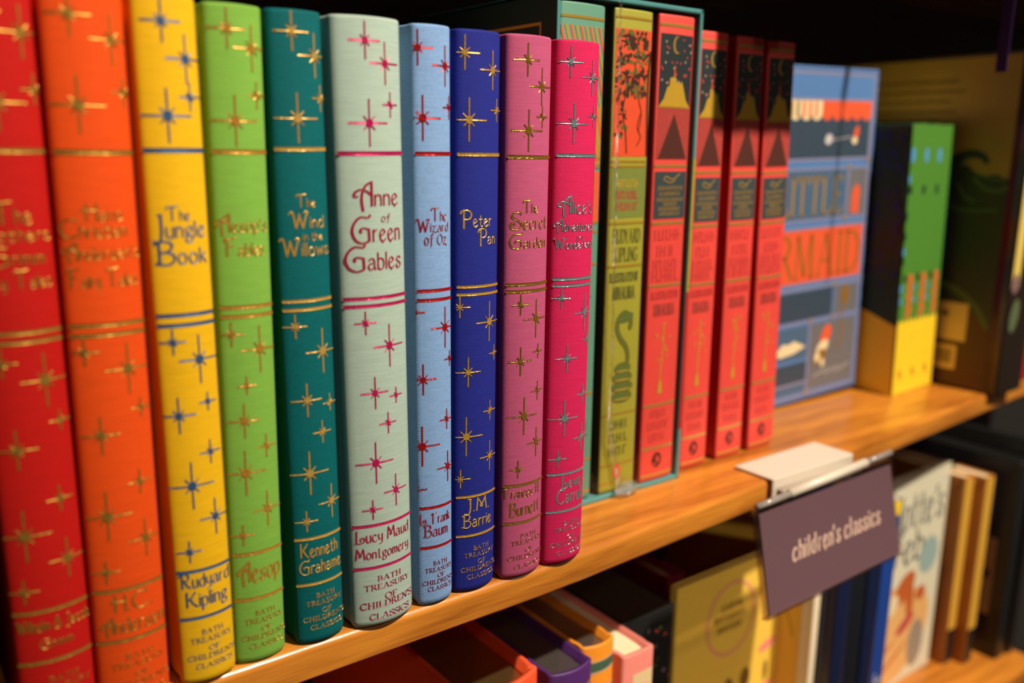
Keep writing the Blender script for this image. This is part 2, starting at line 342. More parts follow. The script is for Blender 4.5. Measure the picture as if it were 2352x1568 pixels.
class Print:
    """printed artwork: flat patches of ink laid on a surface, one layer of ink over another"""
    def __init__(s, cut=None): s.V = []; s.F = []; s.I = []; s.L = []; s.mats = []; s.cut = cut; s.n = 0
    def _m(s, m):
        if m not in s.mats: s.mats.append(m)
        return s.mats.index(m)
    def poly(s, p, m, layer=0):
        if len(p) < 3: return
        if s.cut:       # narrow strips, so that wide patches bend with the spine
            a, b = min(q[0] for q in p), max(q[0] for q in p); c = s.cut; i0, i1 = math.floor(a / c), math.floor((b - 1e-7) / c)
            if i1 > i0:
                s.cut = None
                for i in range(i0, i1 + 1): s.poly(clip_poly(p, i * c, (i + 1) * c, -9, 9), m, layer)
                s.cut = c; return
        s.n += 1; n = len(s.V); s.V += p; s.L += [layer + 0.06 * (s.n % 12)] * len(p); s.F.append(tuple(range(n, n + len(p)))); s.I.append(s._m(m))
    def vf(s, vf, m, layer=1):
        s.n += 1; n = len(s.V); s.V += [v[:2] for v in vf[0]]; s.L += [layer + 0.06 * (s.n % 12)] * len(vf[0]); s.F += [tuple(a + n for a in f) for f in vf[1]]; s.I += [s._m(m)] * len(vf[1])
    def line(s, x0, x1, z, w, m, layer=1): s.poly(rect(x0, x1, z - w / 2, z + w / 2), m, layer)
    def build(s, name, fn, parent):
        V = [fn(a, b, 0.00008 + 0.00006 * l) for (a, b), l in zip(s.V, s.L)]
        return mesh(name, V, s.F, s.mats, parent, s.I)

# ------------------------------------------------------------------ a case-bound book
def spine_profile(w, sag, rc):
    """front of the spine seen from above, left corner to right corner; returns points and y(x)"""
    hw = w / 2; r = (hw * hw + sag * sag) / (2 * sag); a = math.asin(min(hw / r, 1))
    def y(x):
        x = min(max(x, 0.0), w); return -(math.sqrt(max(r * r - (x - hw) ** 2, 0)) - (r - sag))
    pts = [(w * k / 16, y(w * k / 16)) for k in range(17)]
    # round the two corners off into the sides
    L = [(-0.0, 0.0075), (0.0004, 0.0055), (0.0005, 0.0035), (0.0001, 0.0016)]
    pts = L + [(rc * 0.25, rc * 0.15)] + pts[1:-1] + [(w - rc * 0.25, rc * 0.15)] + [(w - a_, b_) for a_, b_ in L[::-1]]
    return pts, y
def book(root, w, h, depth, cover_mat, page_mat, sag=0.0018, rc=0.0012, t=0.0022, page_drop=0.003):
    front, y = spine_profile(w, sag, rc)
    outer = [(0, depth)] + [(0, depth * 0.5)] + front + [(w, depth * 0.5)] + [(w, depth)]
    n = len(outer); nor = []
    for i in range(n):
        a = outer[max(i - 1, 0)]; b = outer[min(i + 1, n - 1)]; dx, dy = b[0] - a[0], b[1] - a[1]; l = math.hypot(dx, dy); nor.append((dy / l, -dx / l))
    nor = [(-abs(q[0]) if i < 4 else abs(q[0]) if i > n - 5 else q[0], q[1]) for i, q in enumerate(nor)]
    def ring(z, ins): return [(p[0] - q[0] * ins, p[1] - q[1] * ins, z) for p, q in zip(outer, nor)]
    R_ = [ring(0, 0.0015), ring(0.0005, 0.0008), ring(0.0014, 0.00025), ring(0.0028, 0), ring(h * 0.5, 0), ring(h - 0.0009, 0), ring(h - 0.0003, 0.00015), ring(h, 0.0005)]
    R_ += [ring(h - 0.0002, t), ring(0.0002, t)]
    V = [v for r in R_ for v in r]; F = []
    for a in range(len(R_)):
        b = (a + 1) % len(R_)
        for k in range(n - 1): F.append((a * n + k, a * n + k + 1, b * n + k + 1, b * n + k))
    F.append(tuple(a * n for a in range(len(R_)))); F.append(tuple(a * n + n - 1 for a in range(len(R_)))[::-1])
    cov = mesh('cover', V, F, cover_mat, root, smooth=False)
    me = cov.data
    me.polygons.foreach_set('use_smooth', [True] * len(me.polygons))
    # page block
    g = t + 0.0002; V = []; F = []
    fr = [(g + (w - 2 * g) * k / 8) for k in range(9)]
    pl = [(x, y(x) + t + 0.0008) for x in fr] + [(w - g, depth - 0.004), (g, depth - 0.004)]
    m = len(pl)
    for z in (page_drop, h - page_drop): V += [(a, b, z) for a, b in pl]
    for k in range(m): F.append((k, (k + 1) % m, m + (k + 1) % m, m + k))
    F.append(tuple(range(m))[::-1]); F.append(tuple(range(m, 2 * m)))
    mesh('page_block', V, F, page_mat, root)
    return lambda x, z, e: (min(max(x, 0.0004), w - 0.0003), y(x) - e, z)

BOOKS=[
 ('red', -0.12144, 0.01933, -0.00026, 0.0, [0.15825, 0.11342, 0.111, 0.03756, 0.0227], [(0.00689, 0.1904), (0.01601, 0.18606), (0.01781, 0.17286), (0.00933, 0.16966), (0.00436, 0.10581), (0.01384, 0.10064), (0.00569, 0.08297), (0.01645, 0.08932), (0.01448, 0.06805), (0.00534, 0.0594), (0.01494, 0.05097), (0.00383, 0.04369)], [('The', 0.00592, 0.01428, 0.1407, 0.00545), ('Brothers', 0.00038, 0.0182, 0.1364, 0.00428), ('Grimm', 0.00383, 0.01645, 0.13052, 0.00462), ('Fairy Tales', -0.00052, 0.01755, 0.1247, 0.00461)], [('Wilhelm & Jacob', 0.0011, 0.01905, 0.03192, 0.00333), ('Grimm', 0.00612, 0.01422, 0.02678, 0.00266)]),
 ('orange', -0.10237, 0.02032, -0.00046, 0.00441, [0.15811, 0.11356, 0.11089, 0.03794, 0.0224], [(0.00669, 0.19133), (0.01636, 0.18586), (0.01865, 0.17324), (0.00734, 0.16965), (0.00399, 0.10647), (0.01446, 0.1011), (0.00633, 0.08341), (0.01716, 0.08973), (0.01533, 0.06856), (0.00616, 0.06013), (0.01582, 0.05164), (0.00473, 0.04383)], [('Hans', 0.00607, 0.01576, 0.14087, 0.00433), ('Christian', 0.00123, 0.01666, 0.13663, 0.0047), ("Andersen's", 0.00119, 0.01964, 0.13092, 0.00437), ('Fairy Tales', 0.00187, 0.0186, 0.1237, 0.00483)], [('H.C.', 0.00514, 0.01618, 0.03147, 0.00489), ('Andersen', 0.00256, 0.01945, 0.02499, 0.00475)]),
 ('yellow', -0.07892, 0.01691, -0.00044, -0.00437, [0.15869, 0.11402, 0.11123, 0.03739, 0.02229], [(0.00696, 0.19157), (0.01279, 0.1823), (0.01335, 0.17258), (0.00704, 0.16765), (0.0042, 0.10648), (0.01113, 0.10097), (0.00437, 0.0852), (0.01272, 0.08821), (0.01255, 0.07313), (0.00658, 0.06383), (0.01281, 0.053), (0.00458, 0.04362)], [('The', 0.00495, 0.01099, 0.14006, 0.00386), ('Jungle', 0.00137, 0.01506, 0.13543, 0.00622), ('Book', 0.00146, 0.01511, 0.12822, 0.00618)], [('Rudyard', 0.00122, 0.01588, 0.0322, 0.00456), ('Kipling', 0.00294, 0.01468, 0.02599, 0.0049)]),
 ('green', -0.06215, 0.01704, 0.0012, 0.00553, [0.15855, 0.11441, 0.1117, 0.03753, 0.0224], [(0.00612, 0.19145), (0.01306, 0.18663), (0.0141, 0.17408), (0.0074, 0.16696), (0.0035, 0.10646), (0.01169, 0.10149), (0.00599, 0.08006), (0.00711, 0.0908), (0.01249, 0.07118), (0.00565, 0.06374), (0.01201, 0.05104), (0.00409, 0.0438)], [("Aesop's", 0.001, 0.0156, 0.13616, 0.00509), ('Fables', 0.00269, 0.01429, 0.12934, 0.0051)], [('Aesop', 0.00213, 0.01534, 0.02834, 0.00657)]),
 ('teal', -0.04158, 0.01702, 0.00057, -0.00881, [0.15936, 0.11456, 0.11188, 0.03754, 0.02171], [(0.00662, 0.19209), (0.01359, 0.1857), (0.01518, 0.17387), (0.00734, 0.1681), (0.00384, 0.10676), (0.01228, 0.09837), (0.00634, 0.08333), (0.0142, 0.08138), (0.01094, 0.07242), (0.00614, 0.05948), (0.01335, 0.04856), (0.00446, 0.04347)], [('The', 0.0058, 0.01142, 0.14248, 0.00388), ('Wind', 0.00345, 0.01436, 0.13638, 0.00494), ('in the', 0.00745, 0.01371, 0.13264, 0.00213), ('Willows', 0.00061, 0.01594, 0.12819, 0.00528)], [('Kenneth', 0.00236, 0.0148, 0.03121, 0.00474), ('Grahame', 0.00181, 0.01593, 0.02553, 0.00463)]),
 ('anne', -0.02196, 0.0234, -0.00064, -0.01174, [0.15828, 0.11373, 0.11128, 0.03735, 0.02219], [(0.00952, 0.19108), (0.01625, 0.18477), (0.0179, 0.17275), (0.01019, 0.16725), (0.00692, 0.10585), (0.01508, 0.09774), (0.00935, 0.08274), (0.01722, 0.08073), (0.01373, 0.07196), (0.00886, 0.05902), (0.01611, 0.04808), (0.00733, 0.04289)], [('Anne', 0.00469, 0.02, 0.14245, 0.00727), ('of', 0.01335, 0.01665, 0.13742, 0.00217), ('Green', 0.00381, 0.02048, 0.13143, 0.00792), ('Gables', 0.00167, 0.02063, 0.12267, 0.00755)], [('Lucy Maud', 0.00139, 0.02129, 0.03152, 0.00423), ('Montgomery', 0.00155, 0.02107, 0.0255, 0.00387)]),
 ('oz', 0.0039, 0.01459, -3e-05, -0.00217, [0.15845, 0.114, 0.11086, 0.03747, 0.02257], [(0.00167, 0.1909), (0.0114, 0.18577), (0.01321, 0.17299), (0.003, 0.16952), (-0.00025, 0.10681), (0.0108, 0.10106), (0.00229, 0.08378), (0.01304, 0.08984), (0.01138, 0.06863), (0.00177, 0.06021), (0.01179, 0.05126), (-0.00019, 0.04454)], [('The', 0.00545, 0.01161, 0.13694, 0.00427), ('Wizard', 0.00049, 0.0123, 0.13343, 0.00413), ('of Oz', 0.00321, 0.01156, 0.12917, 0.00328)], [('L. Frank', 0.00057, 0.01242, 0.0314, 0.00392), ('Baum', 0.00188, 0.01132, 0.02665, 0.00434)]),
 ('pan', 0.01942, 0.01815, 0.00077, 0.00474, [0.15834, 0.11398, 0.11131, 0.03769, 0.02262], [(0.00279, 0.19071), (0.01334, 0.18572), (0.01563, 0.17289), (0.00424, 0.1695), (0.00157, 0.10696), (0.01303, 0.10113), (0.00442, 0.08384), (0.01575, 0.08954), (0.01384, 0.06871), (0.00386, 0.06033), (0.01397, 0.05155), (0.00199, 0.04459)], [('Peter', 0.00161, 0.01337, 0.13445, 0.0055), ('Pan', 0.00771, 0.01532, 0.12836, 0.0053)], [('J.M.', 0.00351, 0.01366, 0.03182, 0.00487), ('Barrie', 0.00263, 0.01498, 0.02585, 0.0049)]),
 ('secret', 0.03957, 0.01966, -0.00029, 0.00283, [0.15767, 0.11325, 0.11079, 0.03774, 0.02278], [(0.00705, 0.18987), (0.01337, 0.18131), (0.0139, 0.17128), (0.00782, 0.16654), (0.00584, 0.10597), (0.01277, 0.10044), (0.00617, 0.08515), (0.01416, 0.08823), (0.01426, 0.0733), (0.00797, 0.06436), (0.01417, 0.0534), (0.00584, 0.04403)], [('The', 0.0062, 0.01239, 0.13852, 0.00445), ('Secret', 0.00175, 0.01739, 0.13288, 0.0059), ('Garden', 0.00163, 0.01682, 0.12622, 0.00512)], [('Frances H.', 0.00076, 0.01674, 0.03287, 0.004), ('Burnett', 0.00264, 0.01662, 0.02571, 0.00523)]),
 ('alice', 0.06004, 0.02009, -0.00043, 0.00963, [0.15834, 0.11368, 0.11121, 0.03781, 0.02246], [(0.00464, 0.19053), (0.01475, 0.18564), (0.01632, 0.17228), (0.0065, 0.16948), (0.00391, 0.10659), (0.01504, 0.10051), (0.00691, 0.0836), (0.01705, 0.08991), (0.01561, 0.06868), (0.00654, 0.06005), (0.0159, 0.05133), (0.00446, 0.04403)], [("Alice's", 0.00176, 0.01737, 0.13771, 0.00636), ('Adventures', 0.00056, 0.01788, 0.13137, 0.00436), ('in', 0.0096, 0.01228, 0.12784, 0.00196), ('Wonderland', 0.00028, 0.01823, 0.12496, 0.00379)], [('Lewis', 0.00611, 0.01648, 0.03188, 0.0048), ('Carroll', 0.00454, 0.017, 0.02577, 0.00561)]),
]
SERIES=[('BATH', -0.00204, 0.00672, 0.01702, 0.00187), ('TREASURY', -0.00642, 0.01024, 0.01396, 0.00191), ('OF', 0.00045, 0.00483, 0.00985, 0.00209), ("CHILDREN'S", -0.00772, 0.01154, 0.00727, 0.00225), ('CLASSICS', -0.00493, 0.00997, 0.00309, 0.00208)]
# ------------------------------------------------------------------ colours
GOLD = foil('gold_foil', (0.66, 0.37, 0.055)); PALE_GOLD = foil('pale_gold_foil', (0.70, 0.42, 0.09)); OLD_GOLD = foil('old_gold_foil', (0.43, 0.265, 0.045), metal=0.7, rough=0.42); DULL_GOLD = foil('dull_gold_foil', (0.44, 0.27, 0.035), metal=0.7, rough=0.25)
ORANGE_GOLD = foil('orange_gold_foil', (0.58, 0.27, 0.04))
BLUE_FOIL = foil('blue_foil', (0.04, 0.12, 0.30), metal=0.5, rough=0.5); MAGENTA_FOIL = foil('magenta_foil', (0.62, 0.01, 0.13), metal=0.4); RED_FOIL = foil('red_foil', (0.50, 0.008, 0.010), metal=0.5)
SILVER_FOIL = foil('teal_silver_foil', (0.28, 0.48, 0.52), rough=0.26, metal=0.6)
INK_MAGENTA = flat('plum_ink_foil', (0.33, 0.005, 0.045), rough=0.4); INK_RED = flat('dark_red_ink_foil', (0.26, 0.006, 0.02), rough=0.4)
PAGES = paper('cream_pages', (0.80, 0.68, 0.46))
GILT = paper('gilt_page_edges', (0.58, 0.42, 0.16), rough=0.2, metal=0.93); SILVERED = paper('silvered_page_edges', (0.50, 0.45, 0.41), rough=0.2, metal=0.9)
OAK = wood('golden_oak', (0.40, 0.130, 0.016), (0.58, 0.215, 0.026))
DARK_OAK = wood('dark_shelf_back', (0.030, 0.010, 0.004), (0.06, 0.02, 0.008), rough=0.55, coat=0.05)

# ------------------------------------------------------------------ bookcase
def edge_y(x): return -0.0015 if x < 0.06 else -0.0015 + 0.026 * min((x - 0.06) / 0.4, 1.2) ** 1.1
def shelf_board(name, z1, th, x0, x1, edge, parent, rad=0.0028):
    xs = [x0 + (x1 - x0) * k / 40 for k in range(41)]; V = []; F = []
    prof = []
    for k in range(7):
        t = math.radians(90 * k / 6); prof.append((rad - rad * math.sin(t), -rad + rad * math.cos(t)))
    sect = [(0.30, 0.0)] + prof + [(0.0, -th + 0.0012), (0.0012, -th), (0.30, -th)]
    m = len(sect)
    for x in xs:
        e = edge(x)
        V += [(x, (e + s[0]) if s[0] < 0.2 else s[0], z1 + s[1]) for s in sect]
    for a in range(len(xs) - 1):
        for k in range(m): F.append((a * m + k, (a + 1) * m + k, (a + 1) * m + (k + 1) % m, a * m + (k + 1) % m))
    F.append(tuple(range(m))); F.append(tuple(range((len(xs) - 1) * m, len(xs) * m))[::-1])
    o = mesh(name, V, F, OAK, parent)
    o.data.polygons.foreach_set('use_smooth', [True] * len(F)); o.data.set_sharp_from_angle(angle=math.radians(35)); return o
case = thing('bookcase', 'golden oak bookcase with a worn rounded shelf edge and dark back', 'bookcase', (0, 0, 0))
shelf_board('shelf_board', 0.0, 0.0128, -0.34, 0.545, edge_y, case)
shelf_board('shelf_board', -0.236, 0.014, -0.34, 0.585, lambda x: min(edge_y(x), 0.012), case)
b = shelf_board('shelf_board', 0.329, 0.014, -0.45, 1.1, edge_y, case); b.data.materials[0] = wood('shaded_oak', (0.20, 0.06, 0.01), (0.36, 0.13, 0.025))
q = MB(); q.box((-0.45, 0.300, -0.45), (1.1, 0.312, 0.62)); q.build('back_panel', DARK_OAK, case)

# ------------------------------------------------------------------ the ten cloth-bound classics
BOOK_LOOK = {  # cloth colour, weave pitch, weave depth, foil, lettering ink, label
 'red': ((0.44, 0.007, 0.005), 0.00028, 0.10, OLD_GOLD, OLD_GOLD, 'scarlet cloth book with gold stars at the left end of the row'),
 'orange': ((0.72, 0.070, 0.006), 0.00028, 0.10, OLD_GOLD, OLD_GOLD, 'orange cloth book with gold stars beside the scarlet one'),
 'yellow': ((0.78, 0.44, 0.008), 0.00026, 0.10, BLUE_FOIL, BLUE_FOIL, 'yellow cloth book with blue foil stars'),
 'green': ((0.195, 0.415, 0.062), 0.00028, 0.12, ORANGE_GOLD, ORANGE_GOLD, 'lime green cloth book with coppery gold stars'),
 'teal': ((0.0008, 0.112, 0.132), 0.00029, 0.5, PALE_GOLD, PALE_GOLD, 'dark teal cloth book with gold stars'),
 'anne': ((0.39, 0.51, 0.47), 0.00021, 0.15, MAGENTA_FOIL, INK_MAGENTA, 'wide pale mint green cloth book with magenta stars'),
 'oz': ((0.215, 0.37, 0.70), 0.00032, 0.42, RED_FOIL, INK_RED, 'thin pale blue cloth book with dark red stars'),
 'pan': ((0.0165, 0.0235, 0.26), 0.00028, 0.36, GOLD, PALE_GOLD, 'navy blue cloth book with gold stars'),
 'secret': ((0.47, 0.083, 0.20), 0.00024, 0.18, DULL_GOLD, DULL_GOLD, 'dusty pink cloth book with dull gold stars'),
 'alice': ((0.62, 0.016, 0.105), 0.00025, 0.22, SILVER_FOIL, SILVER_FOIL, 'hot pink cloth book with silver-blue foil stars'),
}
SERIES_Z = [(0.0160, (0.0154, 0.0130, 0.0106, 0.0083, 0.0058)), (0.0190, (0.0166, 0.0140, 0.0110, 0.0085, 0.0055)), (0.0215, (0.0164, 0.0138, 0.0104, 0.0078, 0.0041)), (1, (0.0170, 0.0140, 0.0099, 0.0073, 0.0031))]
STAR_SIZE = [(0.0054, 0.0050), (0.0062, 0.0053), (0.0037, 0.0029), (0.0070, 0.0064), (0.0037, 0.0034), (0.0070, 0.0057), (0.0053, 0.0047), (0.0027, 0.0026), (0.0036, 0.0032), (0.0071, 0.0064), (0.0056, 0.0047), (0.0034, 0.0034)]
H = 0.198
prev = None
for key, xb, w, yo, tl, bands, stars, titles, authors in BOOKS:
    col, pitch, dep, fo, ink, label = BOOK_LOOK[key]
    x1 = xb + w; shift = 0.0
    if prev:
        lo = max(prev[0] + 0.0002, prev[0] + prev[1] * H + 0.0002 - tl * H)
        if xb < lo: shift = lo - xb
    xb += shift; w = x1 - xb; prev = (x1, tl)
    root = thing('cloth_book', label, 'book', (xb, yo, 0.0), tl, group='cloth-bound classics in the row')
    S = book(root, w, H, 0.132, cloth(key + '_bookcloth', col, pitch, dep), PAGES, sag=0.0030 * w / 0.02, rc=0.0013)
    def lay(name, V2, F2, mat, e=0.00016):      # stamped foil: rims level with the weave, middle pressed in
        return mesh(name, [S(v[0] - shift, v[1], e - 0.00010 * v[2]) for v in V2], F2, mat, root)
    n = 14
    for bz, th in zip(bands, (0.00058, 0.00050, 0.00050, 0.00048, 0.00048)):
        xs = [shift + 0.0006 + (w - 0.0009) * k / n for k in range(n + 1)]; V2 = []
        for x in xs: V2 += [(x, bz - th, 0), (x, bz - th * 0.5, 0.9), (x, bz + th * 0.6, 0.9), (x, bz + th, 0)]
        lay('foil_band', V2, [(4 * k + j, 4 * k + j + 4, 4 * k + j + 5, 4 * k + j + 1) for k in range(n) for j in range(3)], fo)
    for (sx, sz), (hv, hh) in zip(stars, STAR_SIZE):
        V2, F2 = star2d(sx, sz, hv, hh)
        lay('foil_star', V2, F2, fo)
    def write(name, rows, wt=1.0):
        V2 = []; F2 = []
        for t, a, b, z, h in rows:
            low = h * (0.46 if name == 'title_lettering' else 0.58)
            if t[0].islower(): low = h * (0.72); 
            v, f = text2d(t, a, b, z, h, low=low, weight=wt); k = len(V2); V2 += v; F2 += [tuple(q + k for q in g) for g in f]
        lay(name, V2, F2, ink)
    write('title_lettering', titles); write('author_lettering', authors, 1.05)
    V2 = []; F2 = []; sc = w * (0.85 if w > 0.016 else 0.89) / 0.01926; cx = shift + w / 2 + (-0.0014 if w > 0.0215 else -0.0006 if w > 0.016 else -0.0007)
    zs = next(q for lim, q in SERIES_Z if w < lim)
    for (t, a, b, z, h), z_ in zip(SERIES, zs):
        v, f = text2d(t, cx + a * sc, cx + b * sc, z_, (0.0016 if w < 0.0215 else h), 'serif', dens=2, weight=0.72 if w < 0.0215 else 0.95); k = len(V2); V2 += v; F2 += [tuple(q + k for q in g) for g in f]
    lay('series_lettering', V2, F2, ink)
r = thing('cloth_book', 'black cloth book at the extreme left edge, mostly out of view', 'book', (-0.1515, 0.0050, 0.0)); book(r, 0.0250, 0.195, 0.13, cloth('black_bookcloth', (0.012, 0.012, 0.013), 0.0003, 0.2), PAGES, sag=0.0022)
# ------------------------------------------------------------------ plain-edged hardbacks
def front_fn(y0): return lambda x, z, e: (x, y0 - e, z)
def left_fn(x0): return lambda d, z, e: (x0 - e, d, z)            # a left-facing cover: d runs back from the spine
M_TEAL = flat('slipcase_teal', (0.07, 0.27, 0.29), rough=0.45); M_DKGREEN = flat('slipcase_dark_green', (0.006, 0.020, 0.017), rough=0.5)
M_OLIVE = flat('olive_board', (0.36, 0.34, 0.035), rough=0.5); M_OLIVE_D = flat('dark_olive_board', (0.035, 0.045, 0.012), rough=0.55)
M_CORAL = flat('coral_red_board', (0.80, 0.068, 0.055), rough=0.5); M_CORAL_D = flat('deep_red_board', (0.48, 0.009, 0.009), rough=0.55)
M_SEA = flat('sea_green_board', (0.115, 0.31, 0.23), rough=0.5)
P_GOLD = flat('gold_ink', (0.55, 0.33, 0.045), rough=0.35, metal=0.4); P_GOLDBRIGHT = flat('bright_gold_ink', (0.72, 0.45, 0.12), rough=0.3, metal=0.6)
P_OCHRE = flat('ochre_ink', (0.46, 0.30, 0.03)); P_ORANGE = flat('orange_ink', (0.72, 0.13, 0.035)); P_FLAME = flat('flame_ink', (0.80, 0.085, 0.030))
P_NIGHT = flat('night_blue_ink', (0.020, 0.030, 0.036)); P_SLATE = flat('slate_ink', (0.040, 0.062, 0.072)); P_UMBER = flat('umber_ink', (0.085, 0.022, 0.017)); P_BRICK = flat('brick_ink', (0.42, 0.052, 0.045))
P_DKOLIVE = flat('dark_olive_ink', (0.13, 0.135, 0.022)); P_LEAF = flat('dark_leaf_ink', (0.050, 0.022, 0.014)); P_MOSS = flat('moss_ink', (0.11, 0.15, 0.03)); P_MIDRED = flat('embossed_red_ink', (0.58, 0.050, 0.045))  # leaf tone is the dark print colour of the foliage
P_BLACKRED = flat('dark_maroon_ink', (0.06, 0.012, 0.012)); P_GREENPANEL = flat('green_panel_ink', (0.20, 0.25, 0.05))
P_PEBBLE = flat('pale_dot_ink', (0.50, 0.40, 0.28))

def join_vf(L):
    V = []; F = []
    for v, f in L: k = len(V); V += v; F += [tuple(q + k for q in g) for g in f]
    return V, F
# --- the open slipcase
SX0, SX1, SY, SH, SW = 0.0912, 0.1765, 0.0360, 0.2225, 0.0021
slip = thing('slipcase', 'open-fronted teal and dark green slipcase holding three novels', 'slipcase', (0, 0, 0))
def wall(name, a, b):
    q = MB(); q.box(a, b, 0, 0.0006); return q.build(name, [M_TEAL], slip)
def two_tone(name, a, b, face):
    o = wall(name, a, b); o.data.materials.append(M_DKGREEN); me = o.data
    for p in me.polygons:
        if p.normal[face[0]] * face[1] > 0.7: p.material_index = 1
    return o
lw = two_tone('side_panel', (SX0, SY, 0), (SX0 + SW, SY + 0.15, SH), (0, -1))
two_tone('side_panel', (SX1 - SW, SY, 0), (SX1, SY + 0.15, SH), (0, 1))
wall('top_panel', (SX0, SY, SH - SW), (SX1, SY + 0.15, SH)); wall('base_panel', (SX0, SY, 0), (SX1, SY + 0.15, SW))
wall('rear_panel', (SX0, SY + 0.147, SW), (SX1, SY + 0.15, SH - SW))
p = Print(); p.poly(rect(0.0098, 0.0108, 0.008, SH - 0.012), P_GOLD, 1); p.poly(rect(0.0098, 0.140, SH - 0.0130, SH - 0.0118), P_GOLD, 1)
p.poly(rect(0.072, 0.0735, 0.008, SH - 0.012), P_GOLD, 1)
p.poly([(0.068, SH - 0.0125), (0.0775, SH - 0.0125), (0.074, SH - 0.018), (0.0715, SH - 0.018)], P_GOLD, 1)
for a, c, r in ((0.030, 0.199, 0.0012), (0.0265, 0.2015, 0.0009), (0.034, 0.196, 0.0009), (0.038, 0.190, 0.0008), (0.023, 0.196, 0.0008)): p.poly(ellipse(a, c, r, r, 8), P_GOLD, 1)
for a in (0.051, 0.054, 0.057): p.poly([(a - 0.003, 0.204), (a - 0.0018, 0.204), (0.0545, 0.188), (0.0535, 0.188)], P_GOLD, 1)
p.build('gold_print', lambda d, z, e: (SX0 - e, SY + d, z), slip)
# coloured wrap on the front edge of the right side panel
p = Print(); e0, e1 = SX1 - SW + 0.0003, SX1 - 0.0003
p.poly(rect(e0, e1, 0.0945, 0.157), M_OLIVE); p.poly(rect(e0, e1, 0.026, 0.0945), M_CORAL_D); p.build('edge_wrap_print', front_fn(SY), slip)

FILM = clear('shrink_film', gloss=0.05, rough=0.10, bump=0.8, scale=45); FILM2 = clear('crinkled_film', (0.93, 0.95, 0.93), gloss=0.30, rough=0.10, bump=1.0, scale=700)
V = []; F = []; nx, nz = 24, 40
for k in range(nz + 1):
    for j in range(nx + 1):
        x = SX0 - 0.0004 + (SX1 - SX0 + 0.0008) * j / nx; z = 0.0004 + (SH) * k / nz
        V.append((x, SY - 0.0011 - 0.0007 * math.sin(j * 1.3 + k * 0.35) * math.sin(math.pi * j / nx) * math.sin(k * 0.21), z))
for k in range(nz):
    for j in range(nx): a = k * (nx + 1) + j; F.append((a, a + 1, a + nx + 2, a + nx + 1))
mesh('shrink_film', V, F, FILM, slip, smooth=True)
V = []; F = []; rs = random.Random(3); m = 160
for k in range(m + 1):
    z = SH - 0.0005 - (SH - 0.006) * k / m; t = k / m
    xc = 0.1236 + 0.0035 * t + (0.0075 * ((t - 0.88) / 0.12) if t > 0.88 else 0); wv = 0.0008 + 0.0010 * max(0, t - 0.75) * 4
    for j, s in enumerate((-1, 0, 1)):
        V.append((xc + s * wv + rs.uniform(-1, 1) * 0.0003, SY - 0.0016 - (0.0009 if s == 0 else 0) + rs.uniform(-1, 1) * 0.0004, z))
for k in range(m):
    for j in range(2): a = 3 * k + j; F.append((a, a + 1, a + 4, a + 3))
o = mesh('film_seam', V, F, FILM2, slip); o['label'] = 'glinting crinkled seam of the plastic film'
V = []; F = []; nu, nv = 14, 10
for a in range(nv + 1):
    for c in range(nu):
        th = math.pi * a / nv; ph = 2 * math.pi * c / nu; r = 1 + rs.uniform(-0.3, 0.3)
        V.append((0.1385 + 0.0070 * r * math.sin(th) * math.cos(ph), SY - 0.0030 + 0.0028 * r * math.sin(th) * math.sin(ph), 0.0040 + 0.0036 * min(r, 1.05) * math.cos(th)))
for a in range(nv):
    for c in range(nu): F.append((a * nu + c, a * nu + (c + 1) % nu, (a + 1) * nu + (c + 1) % nu, (a + 1) * nu + c))
o = mesh('film_knot', V, F, FILM2, slip); o['label'] = 'crumpled shiny knot of film at the foot'

# --- novels with illustrated spines
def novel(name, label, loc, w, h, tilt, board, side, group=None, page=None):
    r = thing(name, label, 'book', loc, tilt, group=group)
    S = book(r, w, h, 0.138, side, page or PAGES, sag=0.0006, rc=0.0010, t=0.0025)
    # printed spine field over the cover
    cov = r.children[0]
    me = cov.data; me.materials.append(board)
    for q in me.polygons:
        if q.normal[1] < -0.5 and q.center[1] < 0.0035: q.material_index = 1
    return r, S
def bars(p, w, zs, m, th=0.0011, x0=0.0008):
    for z in zs: p.line(x0, w - x0, z, th, m, 1)
IN_H = 0.2165
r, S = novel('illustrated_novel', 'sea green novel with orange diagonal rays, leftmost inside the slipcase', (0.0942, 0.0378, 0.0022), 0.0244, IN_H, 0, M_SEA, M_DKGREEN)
p = Print(0.0024); w = 0.0244
p.line(0.0006, w - 0.0006, 0.2108, 0.0011, P_GOLD); p.poly(rect(0.0006, w - 0.0006, 0.152, 0.176), P_OCHRE)
for k in range(16):
    x = -0.016 + k * 0.0026; m_ = (P_ORANGE, P_OCHRE)[k % 2]
    q = clip_poly([(x, 0.208), (x + 0.0012, 0.208), (x + 0.0182, 0.152), (x + 0.0170, 0.152)], 0.0006, w - 0.0006, 0.153, 0.2075)
    p.poly(q, m_, 1)
bars(p, w, (0.1545, 0.1510, 0.1275, 0.1235, 0.1095, 0.051, 0.020, 0.0045), P_GOLD); p.poly(rect(0.0006, w - 0.0006, 0.128, 0.149), P_ORANGE)
rr = random.Random(5)
for z in (0.144, 0.139, 0.134): p.vf(scribble2d(0.004, w - 0.003, z, 0.003, rr), P_GOLD)
for z in (0.095, 0.088, 0.040, 0.034, 0.028): p.vf(scribble2d(0.004, w - 0.004, z, 0.004, rr), M_DKGREEN)
for k in range(14): p.poly(ellipse(w * 0.5 + 0.006 * math.cos(k), 0.062 + 0.014 * math.sin(k * 1.7), 0.0012, 0.0016, 8), P_GOLD, 1)
p.build('cover_print', S, r)

